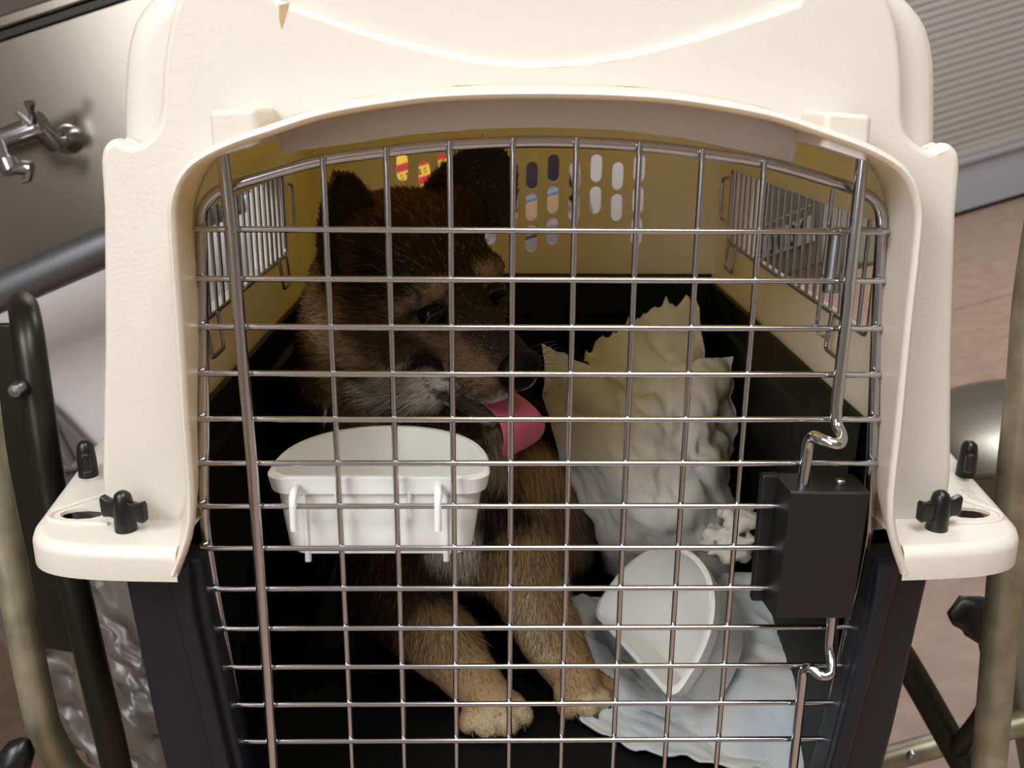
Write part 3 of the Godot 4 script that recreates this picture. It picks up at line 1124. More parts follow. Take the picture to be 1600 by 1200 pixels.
func coat_plan() -> void:
	var dark := Color(0.030, 0.021, 0.015)
	var tan := Color(0.33, 0.215, 0.105)
	var gold := Color(0.40, 0.28, 0.15)
	var white := Color(0.76, 0.71, 0.62)
	var h := head_spots
	spot(h, V(0, 0.055, -0.03), V(0, 0.05, -0.06), 0.03, 0.03, Color(0.055, 0.022, 0.010))
	spot(h, V(-0.055, 0.03, -0.04), V(-0.06, -0.05, -0.03), 0.018, 0.026, Color(0.22, 0.12, 0.05), true)
	spot(h, V(-0.060, -0.030, -0.005), V(-0.055, -0.075, -0.010), 0.016, 0.022, gold, true)
	spot(h, V(-0.046, -0.004, 0.018), V(-0.050, -0.010, 0.012), 0.010, 0.014, Color(0.055, 0.034, 0.022), true)
	spot(h, V(-0.052, -0.030, 0.010), V(-0.050, -0.034, 0.016), 0.006, 0.010, Color(0.36, 0.27, 0.17), true)
	spot(h, V(-0.040, -0.030, 0.030), V(-0.030, -0.030, 0.045), 0.006, 0.010, Color(0.10, 0.065, 0.038), true)
	# brows and lower lids
	spot(h, V(-0.030, 0.020, 0.040), V(-0.018, 0.024, 0.046), 0.0028, 0.007, Color(0.25, 0.165, 0.095), true)
	spot(h, V(-0.036, 0.014, 0.036), V(-0.042, 0.006, 0.030), 0.0026, 0.006, Color(0.22, 0.145, 0.085), true)
	spot(h, V(-0.032, -0.008, 0.045), V(-0.022, -0.009, 0.052), 0.005, 0.010, Color(0.17, 0.105, 0.06), true)
	# muzzle
	spot(h, V(-0.024, -0.016, 0.058), V(-0.019, -0.020, 0.085), 0.009, 0.011, Color(0.125, 0.075, 0.042), true)
	spot(h, V(0, 0.006, 0.060), V(0, -0.004, 0.098), 0.011, 0.010, Color(0.018, 0.013, 0.011))
	spot(h, V(-0.046, -0.047, 0.022), V(-0.022, -0.0395, 0.062), 0.0070, 0.006, white, true)
	spot(h, V(-0.018, -0.036, 0.070), V(-0.010, -0.036, 0.098), 0.006, 0.008, Color(0.46, 0.41, 0.34), true)
	spot(h, V(-0.047, -0.066, 0.010), V(-0.022, -0.064, 0.045), 0.013, 0.009, Color(0.72, 0.68, 0.60), true)
	# lip line and what lies under it
	spot(h, V(-0.029, -0.0435, 0.046), V(-0.014, -0.0495, 0.088), 0.0052, 0.003, Color(0.008, 0.007, 0.006), true)
	spot(h, V(-0.020, -0.062, 0.050), V(-0.006, -0.064, 0.080), 0.006, 0.006, Color(0.05, 0.04, 0.035), true)
	spot(h, V(0, -0.072, 0.060), V(0, -0.070, 0.082), 0.005, 0.006, Color(0.40, 0.36, 0.30))
	# the dark bar below the cheek
	spot(h, V(-0.064, -0.050, 0.004), V(-0.030, -0.092, 0.036), 0.0065, 0.007, dark, true)
	spot(h, V(-0.028, 0.005, 0.050), V(-0.026, 0.004, 0.052), 0.008, 0.006, Color(0.016, 0.011, 0.008), true)
	var b := body_spots
	spot(b, V(-0.150, 1.075, -0.20), V(-0.158, 1.00, -0.20), 0.025, 0.030, gold)
	spot(b, V(-0.115, 1.03, -0.16), V(-0.12, 1.00, -0.16), 0.015, 0.020, Color(0.24, 0.16, 0.08))
	spot(b, V(-0.075, 1.015, -0.15), V(-0.045, 0.985, -0.15), 0.012, 0.018, dark)
	spot(b, V(-0.062, 0.985, -0.16), V(-0.050, 0.905, -0.16), 0.016, 0.013, white)
	spot(b, V(-0.020, 1.000, -0.17), V(-0.020, 0.985, -0.17), 0.006, 0.012, Color(0.40, 0.35, 0.27))
	spot(b, V(-0.025, 0.958, -0.165), V(-0.018, 0.905, -0.170), 0.012, 0.009, Color(0.016, 0.012, 0.010))
	spot(b, V(0.012, 0.975, -0.19), V(0.028, 0.950, -0.20), 0.016, 0.014, Color(0.36, 0.22, 0.085))
	spot(b, V(0.035, 0.935, -0.20), V(0.045, 0.905, -0.20), 0.016, 0.018, Color(0.155, 0.10, 0.06))
	spot(b, V(0.052, 0.925, -0.215), V(0.057, 0.895, -0.215), 0.006, 0.010, Color(0.10, 0.075, 0.055))
	# forelegs
	spot(b, V(-0.006, 0.900, -0.185), V(0.046, 0.824, -0.105), 0.030, 0.012, tan)
	spot(b, V(-0.010, 0.895, -0.165), V(0.010, 0.850, -0.130), 0.006, 0.010, Color(0.46, 0.35, 0.20))
	spot(b, V(-0.110, 0.885, -0.18), V(-0.070, 0.862, -0.155), 0.036, 0.014, Color(0.045, 0.030, 0.024))
	spot(b, V(-0.058, 0.862, -0.125), V(-0.022, 0.824, -0.090), 0.028, 0.014, tan)
	spot(b, V(-0.024, 0.822, -0.075), V(0.004, 0.822, -0.080), 0.018, 0.014, Color(0.46, 0.35, 0.21))
	spot(b, V(0.050, 0.826, -0.090), V(0.060, 0.824, -0.094), 0.014, 0.014, Color(0.50, 0.40, 0.26))

func paint(list: Array, p: Vector3, base: Color) -> Color:
	var c := base
	for s in list:
		var ab: Vector3 = s[1] - s[0]
		var t := clampf((p - s[0]).dot(ab) / maxf(ab.length_squared(), 1e-9), 0.0, 1.0)
		var d: float = p.distance_to(s[0] + ab * t)
		if d > s[2] + s[3]: continue
		c = c.lerp(s[4], 1.0 - smoothstep(s[2], s[2] + s[3], d))
	return c

func coat(p: Vector3, n: Vector3) -> Color:
	var q := head.affine_inverse() * p
	var base := Color(0.020, 0.013, 0.010)
	var w := smoothstep(-0.100, -0.070, q.y) * (1.0 - smoothstep(0.085, 0.11, absf(q.x))) * smoothstep(-0.12, -0.09, q.z)
	var jit := V(noise.get_noise_3dv(p * 160.0), noise.get_noise_3dv(p * 160.0 + V(9, 0, 0)), noise.get_noise_3dv(p * 160.0 + V(0, 9, 0))) * 0.006
	var a := paint(body_spots, p + jit, base)
	if w <= 0.0: return a
	return a.lerp(paint(head_spots, q + jit, base), w)


func ear(g: Geo, side: float) -> PackedInt32Array:
	# sections from the root to the tip: a cupped leaf with thickness, in the head's frame
	var from := g.v.size()
	var rings := []
	for k in 13:
		var t := k / 12.0
		var w := 0.0365 * pow(maxf(1.0 - pow(t, 2.3), 0.0), 0.62) + 0.0015
		var c := V(side * (0.041 + 0.019 * t), 0.022 + (0.067 if side < 0 else 0.063) * t, -0.020 + 0.010 * t * t)
		var across := V(0.90, -0.10 * side, 0.42 * side).normalized()
		var out := V(0.30 * side, 0.05, 0.95).normalized()
		var ring := []
		for s in 18:
			var a := TAU * s / 18
			var x := cos(a)
			var cup := 0.017 * (1.0 - t * 0.75) * (x * x - 0.45)
			var th := 0.0048 * (1.0 - 0.5 * t) * sin(a)
			ring.append(head * (c + across * x * w + out * (cup + th)))
		rings.append(ring)
	var first := g.i.size()
	loft(g, rings, true, true, true)
	for k in range(first, g.i.size(), 3):
		var e := g.i[k]
		g.i[k] = g.i[k + 1]
		g.i[k + 1] = e
	var ids := PackedInt32Array()
	for k in range(from, g.v.size()): ids.append(k)
	return ids


func puppy() -> void:
	coat_plan()
	var t := thing("puppy", "brown and black puppy sitting behind the wire door, pink tongue out", "puppy", V(-0.03, 0.812, -0.22))
	var fur := mat("fur", Color(1, 1, 1), 0.75, 0.0, 0.25)
	fur.vertex_color_use_as_albedo = true
	var g := Geo.new()
	# head, in its own axes: x to the puppy's left, y up, z along the nose
	var f := Field.new()
	f.setup(V(-0.082, -0.098, -0.088), V(0.082, 0.072, 0.118), 0.0032)
	f.blob(V(0, 0.006, -0.016), V(0.056, 0.050, 0.060), 0.012)
	for s in [-1, 1]:
		f.blob(V(0.040 * s, -0.026, -0.006), V(0.031, 0.034, 0.038), 0.016)
		f.blob(V(0.024 * s, 0.019, 0.034), V(0.017, 0.011, 0.013), 0.010)
		f.blob(V(0.013 * s, -0.029, 0.078), V(0.0145, 0.0140, 0.024), 0.008)
		f.blob(V(0.041 * s, 0.034, -0.018), V(0.020, 0.020, 0.016), 0.014)
	f.limb(V(0, -0.010, 0.030), V(0, -0.018, 0.088), 0.029, 0.0165, 0.014)
	f.limb(V(0, -0.046, 0.010), V(0, -0.058, 0.040), 0.026, 0.017, 0.014)
	f.limb(V(0, -0.058, 0.040), V(0, -0.064, 0.078), 0.0165, 0.0085, 0.005)
	f.limb(V(0, -0.040, -0.040), V(0.004, -0.12, -0.060), 0.058, 0.062, 0.020)
	for s in [-1, 1]:
		f.dig(V(0.0265 * s, 0.006, 0.055), V(0.030 * s, 0.006, 0.056), 0.0075, 0.004)
		f.dig(V(0.030 * s, -0.0455, 0.052), V(0.010 * s, -0.0495, 0.105), 0.0032, 0.004)
	f.net(g, head)
	# trunk and forelegs in world axes
	f = Field.new()
	f.setup(V(-0.175, 0.806, -0.400), V(0.10, 1.11, -0.075), 0.0066)
	f.limb(V(-0.085, 1.085, -0.200), V(-0.085, 0.995, -0.235), 0.060, 0.070, 0.03)
	f.limb(V(-0.065, 0.975, -0.235), V(-0.055, 0.915, -0.245), 0.076, 0.070, 0.03)
	f.limb(V(-0.055, 0.930, -0.26), V(0.00, 0.900, -0.345), 0.085, 0.075, 0.03)
	f.limb(V(0.012, 0.962, -0.245), V(0.022, 0.895, -0.235), 0.036, 0.037, 0.02)
	f.limb(V(0.020, 0.875, -0.30), V(0.030, 0.855, -0.27), 0.048, 0.038, 0.02)
	f.limb(V(-0.105, 0.930, -0.215), V(-0.108, 0.870, -0.195), 0.042, 0.036, 0.02)
	f.limb(V(-0.108, 0.868, -0.195), V(-0.062, 0.850, -0.143), 0.036, 0.027, 0.015)
	f.limb(V(-0.005, 0.915, -0.205), V(0.000, 0.885, -0.190), 0.030, 0.028, 0.015)
	f.limb(V(0.000, 0.885, -0.190), V(0.020, 0.848, -0.152), 0.027, 0.0235, 0.012)
	f.net(g)
	# paws, each on a finer grid
	var toes := []
	for q in [[V(-0.066, 0.852, -0.150), V(-0.025, 0.8275, -0.104), V(0.20, -0.05, 1.0)], [V(0.018, 0.850, -0.155), V(0.038, 0.8285, -0.126), V(0.62, -0.06, 0.80)]]:
		f = Field.new()
		var c: Vector3 = q[1]
		f.setup(c + V(-0.072, -0.0175, -0.065), c + V(0.045, 0.050, 0.050), 0.0033)
		f.limb(q[0], c, 0.0262 if c.x < 0 else 0.0245, 0.0165, 0.010)
		var d: Vector3 = q[2].normalized()
		var side := d.cross(Vector3.UP).normalized()
		for k in 4:
			var o: float = [-0.0185, -0.0068, 0.0068, 0.0185][k]
			var l: float = [0.009, 0.0165, 0.0165, 0.009][k]
			var a := c + side * o * 0.72 + V(0, -0.002, 0)
			var b := c + side * o + d * l + V(0, -0.0055, 0)
			f.limb(a, b, 0.0094, 0.0088, 0.0025)
			toes.append([b + d * 0.0065 + V(0, -0.001, 0), d])
		f.net(g)
	var ears := {}
	for s in [-1.0, 1.0]:
		var count := 0
		for k in ear(g, s):
			ears[k] = sin(TAU * (count % 18) / 18.0)
			count += 1
	var colour := func(p: Vector3, n: Vector3) -> Color: return coat(p, n)
	var made := soft_mesh(g, colour)
	var cs: PackedColorArray = made[2]
	var ns: PackedVector3Array = made[1]
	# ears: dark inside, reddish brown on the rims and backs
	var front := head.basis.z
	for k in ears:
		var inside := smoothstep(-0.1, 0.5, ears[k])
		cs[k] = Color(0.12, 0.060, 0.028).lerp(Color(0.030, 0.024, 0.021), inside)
	var arr: Array = made[0].surface_get_arrays(0)
	arr[Mesh.ARRAY_COLOR] = cs
	var bm := ArrayMesh.new()
	bm.add_surface_from_arrays(Mesh.PRIMITIVE_TRIANGLES, arr)
	obj("body", bm, fur, t)
	hair(t, g, ns, cs, ears, fur)
	# nose
	f = Field.new()
	f.setup(V(-0.024, -0.036, 0.082), V(0.024, 0.008, 0.122), 0.0016)
	f.blob(V(0, -0.0140, 0.1020), V(0.0165, 0.0125, 0.0108), 0.004)
	f.limb(V(0, -0.020, 0.106), V(0, -0.027, 0.103), 0.0055, 0.0035, 0.004)
	for s in [-1, 1]: f.dig(V(0.0062 * s, -0.0165, 0.1125), V(0.0110 * s, -0.0150, 0.1085), 0.0023, 0.002)
	var ng := Geo.new()
	f.net(ng, head)
	obj("nose", ng.mesh(70), mat("nose_skin", Color(0.045, 0.043, 0.043), 0.5, 0.0, 0.2), t)
	# eyes
	var em := mat("eye_wet", Color(0.045, 0.03, 0.025), 0.16, 0.0, 0.25)
	var lid := mat("eyelid_skin", Color(0.10, 0.085, 0.08), 0.5)
	for s in [-1, 1]:
		ng = Geo.new()
		var ec := V(0.0262 * s, 0.0058, 0.0445)
		var ball := []
		for k in 17: ball.append(Vector2(maxf(sin(PI * k / 16.0), 0.01) * 0.0090, cos(PI * k / 16.0) * 0.0092))
		lathe(ng, ball, 24, head * Transform3D(Basis(Vector3.RIGHT, PI / 2 - 0.05), ec))
		var e := obj("eye", ng.mesh(70), em, t)
		ng = Geo.new()
		var ring := []
		for k in 16:
			var a := TAU * k / 16
			ring.append(head * (ec + V(cos(a) * 0.0084 + 0.0 * s, sin(a) * 0.0056 * (1.0 if sin(a) > 0 else 0.8) + cos(a) * 0.0012 * -s, 0.0066 - 0.0030 * absf(cos(a)) + 0.001)))
		tube(ng, ring, 0.0008, 6, true)
		obj("eyelid", ng.mesh(70), lid, e)
	# tongue, hanging over the lower lip
	ng = Geo.new()
	var rings := []
	var path := spline([V(0.002, -0.0505, 0.050), V(0.004, -0.0510, 0.078), V(0.0055, -0.0540, 0.096), V(0.0065, -0.0640, 0.1055), V(0.007, -0.0770, 0.1055), V(0.007, -0.0840, 0.1030)], 5)
	for k in path.size():
		var u := float(k) / (path.size() - 1)
		var w := 0.0135 + 0.0060 * smoothstep(0.25, 0.75, u)
		w *= sqrt(maxf(1.0 - pow(maxf(u - 0.72, 0.0) / 0.285, 2.0), 0.004))
		var d: Vector3 = (path[min(k + 1, path.size() - 1)] - path[max(k - 1, 0)]).normalized()
		var up := V(1, 0, 0).cross(d).normalized() * -1.0
		var ring := []
		for s in 16:
			var a := TAU * s / 16
			ring.append(head * (path[k] + V(1, 0, 0) * cos(a) * w + up * (sin(a) * 0.0022 - 0.0018 * (1.0 - cos(a) * cos(a)))))
		rings.append(ring)
	loft(ng, rings, true, true, true)
	var tm := mat("tongue_skin", Color(0.80, 0.37, 0.48), 0.4)
	relief(tm, 0.2, 0.02, 60.0)
	obj("tongue", ng.mesh(60), tm, t)
	# claws
	var cm := mat("claw_horn", Color(0.07, 0.06, 0.055), 0.4)
	for q in toes:
		ng = Geo.new()
		tube(ng, [q[0] - q[1] * 0.003, q[0] + q[1] * 0.002 + V(0, -0.001, 0), q[0] + q[1] * 0.0048 + V(0, -0.0040, 0)], [0.0021, 0.0018, 0.0005], 7)
		obj("claw", ng.mesh(70), cm, t)
	# whiskers on both lips and over the brow
	var wm := mat("whisker_hair", Color(0.10, 0.085, 0.07), 0.4)
	for s in [-1, 1]:
		for k in 9:
			ng = Geo.new()
			var r := V(s * (0.021 - 0.0012 * (k % 3)), -0.024 - 0.005 * (k / 3), 0.078 + 0.007 * (k % 3))
			var o := V(s * 0.024, 0.004 - 0.007 * (k / 3), 0.008 - 0.003 * (k % 3))
			tube(ng, spline([head * r, head * (r + o * 0.6 + V(0, 0.002, 0)), head * (r + o * 1.25 + V(0, -0.003, -0.004))], 4), [0.00028, 0.00026, 0.00024, 0.0002, 0.00018, 0.00016, 0.00014, 0.0001, 0.00006], 4)
			obj("whisker", ng.mesh(80), wm, t)


func hair(t: Node3D, g: Geo, ns: PackedVector3Array, cs: PackedColorArray, ears: Dictionary, fur: Material) -> void:
	var n := g.i.size() / 3
	var sum := PackedFloat32Array()
	var total := 0.0
	var inv := head.affine_inverse()
	for k in n:
		var a := g.v[g.i[3 * k]]
		var area := (g.v[g.i[3 * k + 1]] - a).cross(g.v[g.i[3 * k + 2]] - a).length()
		var q := inv * a
		# thick where the photograph looks, thin at the back
		if a.z < -0.30: area *= 0.15
		if q.z > 0.055 and absf(q.x) < 0.035: area *= 1.6
		total += area
		sum.append(total)
	var vs := PackedVector3Array()
	var vn := PackedVector3Array()
	var vc := PackedColorArray()
	for k in 130000:
		var f := sum.bsearch(rng.randf() * total)
		if f >= n: continue
		var ia := g.i[3 * f]; var ib := g.i[3 * f + 1]; var ic := g.i[3 * f + 2]
		var u := rng.randf()
		var w := rng.randf()
		if u + w > 1.0:
			u = 1.0 - u
			w = 1.0 - w
		var p := g.v[ia] * (1.0 - u - w) + g.v[ib] * u + g.v[ic] * w
		var nn := (ns[ia] * (1.0 - u - w) + ns[ib] * u + ns[ic] * w).normalized()
		var c := cs[ia] * (1.0 - u - w) + cs[ib] * u + cs[ic] * w
		var q := inv * p
		var on_ear := ears.has(ia)
		var flow := V(0, -1, 0.25)
		var long := 0.011
		var lift := 0.30
		var headness := smoothstep(-0.105, -0.075, q.y) * (1.0 if p.z > -0.26 else 0.0)
		if on_ear:
			flow = head.basis * V(signf(q.x) * 0.3, 1.0, -0.1)
			long = 0.0055
			lift = 0.35
		elif headness > 0.0:
			# back from the nose, spreading over the cheeks
			var hf := V(q.x * 9.0, (q.y + 0.02) * 5.0 - 0.15, -1.0)
			flow = flow.lerp(head.basis * hf.normalized(), headness)
			long = lerpf(0.0035, 0.0095, smoothstep(0.06, 0.0, q.z))
			if q.y < -0.035 and q.z < 0.03: long = 0.013
			lift = 0.24
			# bare skin at eyes, nose and lips
			if q.z > 0.097: continue
			var near := minf(q.distance_to(V(0.0262, 0.0058, 0.050)), q.distance_to(V(-0.0262, 0.0058, 0.050)))
			if near < 0.0085: continue
		elif p.y < 0.86:
			flow = V(0.3, -0.8, 0.9)
			long = 0.0052 if p.y > 0.848 else 0.0030
			lift = 0.22
		elif p.z > -0.22 and p.x < 0.0 and p.y > 0.9:
			long = 0.016
			lift = 0.3
		flow = (flow - nn * flow.dot(nn)).normalized()
		flow = (flow + V(rng.randf() - 0.5, rng.randf() - 0.5, rng.randf() - 0.5) * 0.55).normalized()
		var d := (flow + nn * lift).normalized()
		var side := d.cross(nn).normalized()
		var l := long * rng.randf_range(0.6, 1.25)
		var wd := rng.randf_range(0.00025, 0.00042)
		var tone := rng.randf_range(0.55, 1.5)
		# banded hairs: dark fur carries tan tips, tan fur dark ones
		if rng.randf() < 0.16: c = c.lerp(Color(0.20, 0.13, 0.075), 0.38)
		elif rng.randf() < 0.10: c = c.lerp(Color(0.03, 0.022, 0.016), 0.7)
		c = Color(c.r * tone, c.g * tone, c.b * tone)
		var mid := p + d * l * 0.55
		var tip := p + (d + flow * 0.35 - V(0, 0.10, 0)).normalized() * l
		p -= nn * 0.0006
		for x in [p - side * wd, mid - side * wd * 0.8, p + side * wd, p + side * wd, mid - side * wd * 0.8, mid + side * wd * 0.8, mid - side * wd * 0.8, tip, mid + side * wd * 0.8]:
			vs.append(x)
			vn.append((nn * 0.8 + d * 0.1).normalized())
			vc.append(c)
	var a := []
	a.resize(Mesh.ARRAY_MAX)
	a[Mesh.ARRAY_VERTEX] = vs
	a[Mesh.ARRAY_NORMAL] = vn
	a[Mesh.ARRAY_COLOR] = vc
	var m := ArrayMesh.new()
	m.add_surface_from_arrays(Mesh.PRIMITIVE_TRIANGLES, a)
	var o := obj("fur", m, fur, t)
	o.set_meta("kind", "stuff")


# ---------------------------------------------------------------- bowls and pads
# a cup with a flat side: x along the flat side, y up, z away from the flat side; rim at y = 0
func cup_shape(w: float, depth: float, tall: float) -> Geo:
	var g := Geo.new()
	var rings := []
	var out := func(sx: float, y: float, grow: float, band: float) -> Array:
		var ring := []
		var hw := w / 2 * sx + grow
		var dp := depth * sx + grow
		var r := 0.012 * sx
		# flat side with two rounded corners, then the bow
		for k in 5:
			var a := PI + PI / 2 * k / 4.0
			ring.append(V(-hw + r + r * cos(a), y, -grow + r + r * sin(a)))
		for k in 7: ring.append(V(lerpf(-hw + r, hw - r, (k + 1) / 8.0), y, -grow))
		for k in 5:
			var a := -PI / 2 + PI / 2 * k / 4.0
			ring.append(V(hw - r + r * cos(a), y, -grow + r + r * sin(a)))
		for k in range(1, 28):
			var a := PI * k / 28.0
			ring.append(V(hw * cos(a) * (1.0 if true else 0.0), y, r + (dp - r) * pow(sin(a), 0.8) * (1.0 + band)))
		return ring
	for q in [[0.84, -tall, 0.0], [0.87, -tall + 0.003, 0.0004], [0.96, -0.0105, 0.0], [0.965, -0.0100, 0.0026], [0.985, -0.0014, 0.0032], [0.985, 0.0, 0.0020], [0.985, 0.0, -0.0004], [0.982, -0.0012, -0.0012], [0.955, -0.012, -0.0016], [0.86, -tall + 0.0055, -0.0016], [0.83, -tall + 0.0025, -0.0020]]:
		rings.append(out.call(q[0], q[1], q[2], 0.0))
	loft(g, rings, true, true, true)
	return g


func bowls() -> void:
	var wm: Material = M.white_plastic
	# the cup on the door
	var t := thing("feeding_cup", "white plastic feeding cup hooked inside the wire door", "pet bowl", V(-0.0895, 0.994, -0.04), "white feeding cups")
	var f := Transform3D(Basis(V(-1, 0, 0), V(0, 1, 0), V(0, 0, -1)), V(-0.0895, 1.0428, -0.0065))
	obj("cup", cup_shape(0.120, 0.083, 0.0475).move(f).mesh(45), wm, t)
	for x in [-0.1338, -0.0554]:
		var g := Geo.new()
		tube(g, bend([V(x, 1.0385, -0.0085), V(x, 1.0370, 0.0088), V(x, 1.0170, 0.0092)], 0.006, 4), 0.0021, 8, false, 1.0)
		obj("hook", g.mesh(60), wm, t)
		g = Geo.new()
		rbox(g, V(0.0026, 0.044, 0.004), 0.0008, Transform3D(Basis(), V(x + 0.0035, 1.0125, -0.0065)))
		obj("rib", g.mesh(), wm, t)
		g = Geo.new()
		tube(g, [V(x + 0.0035, 0.998, -0.0075), V(x + 0.0035, 0.9905, -0.0065)], 0.0019, 8)
		obj("peg", g.mesh(60), wm, t)
		g = Geo.new()
		var xi: float = x + (0.0215 if x < -0.09 else -0.0165)
		rbox(g, V(0.0022, 0.018, 0.005), 0.0008, Transform3D(Basis(), V(xi, 1.0255, -0.0060)))
		obj("guide_rib", g.mesh(), wm, t)
	# the cup on the floor, tipped towards the left front corner
	var a := V(0.0525, 0.866, -0.165)
	var b := V(0.0910, 0.866, -0.0605)
	var ex := (a - b).normalized()
	var flat_away := V(0.94, 0, 0.34 * -1.0)
	flat_away = (flat_away - ex * flat_away.dot(ex)).normalized()
	var ez := (flat_away * cos(0.95) + V(0, 1, 0) * sin(0.95)).normalized()
	var ey := ez.cross(ex).normalized()
	t = thing("feeding_cup", "white plastic feeding cup tipped over on the crumpled pads", "pet bowl", V(0.10, 0.84, -0.12), "white feeding cups")
	obj("cup", cup_shape(0.118, 0.080, 0.0475).move(Transform3D(Basis(ex, ey, ez), (a + b) / 2)).mesh(45), wm, t)
	var g := Geo.new()
	for s in [-1, 1]:
		g = Geo.new()
		var fr := Transform3D(Basis(ex, ey, ez), (a + b) / 2)
		rbox(g, V(0.004, 0.022, 0.004), 0.001, fr * Transform3D(Basis(), V(0.038 * s, -0.016, -0.0025)))
		obj("hook", g.mesh(), wm, t)


# a creased sheet through a net of points
func sheet(rows: Array, colour: Callable, crease: float, per := 9, ragged := 0.0, low := 0.8155) -> ArrayMesh:
	var fine := []
	for r in rows: fine.append(spline(r, per))
	var n: int = fine[0].size()
	var cols := []
	for k in n:
		var c := []
		for r in fine: c.append(r[k])
		cols.append(spline(c, per))
	var m: int = cols[0].size()
	var g := Geo.new()
	for side in 2:
		for k in n:
			for j in m:
				var p: Vector3 = cols[k][j]
				var du: Vector3 = cols[min(k + 1, n - 1)][j] - cols[max(k - 1, 0)][j]
				var dv: Vector3 = cols[k][min(j + 1, m - 1)] - cols[k][max(j - 1, 0)]
				var nn := du.cross(dv).normalized()
				var e := pow(1.0 - absf(noise.get_noise_3dv(p * 11.0)), 7.0) * 1.0 + pow(1.0 - absf(noise.get_noise_3dv(p * 27.0 + V(3, 1, 7))), 4.0) * 0.35
				p += nn * (e - 0.5) * crease
				if ragged > 0.0 and j < 3: p.y += (noise.get_noise_2d(k * 0.31, 4.0) + 0.4 * noise.get_noise_2d(k * 0.83, 9.0)) * ragged * (1.0 - j / 3.0)
				p -= nn * 0.0009 * side
				p.y = maxf(p.y, low + 0.0014 * (1 - side) + (absf(noise.get_noise_3dv(V(p.x, 0, p.z) * 30.0)) * 0.006))
				g.add(p)
	for side in 2:
		for k in n - 1:
			for j in m - 1:
				var a := side * n * m + k * m + j
				if side == 0: g.quad(a, a + m, a + m + 1, a + 1)
				else: g.quad(a, a + 1, a + m + 1, a + m)
	for k in n - 1:
		for j in [0, m - 1]:
			var a: int = k * m + j
			g.quad(a, a + m, a + m + n * m, a + n * m)
	for j in m - 1:
		for k in [0, n - 1]:
			var a: int = k * m + j
			g.quad(a, a + 1, a + 1 + n * m, a + n * m)
	return soft_mesh(g, colour)[0]


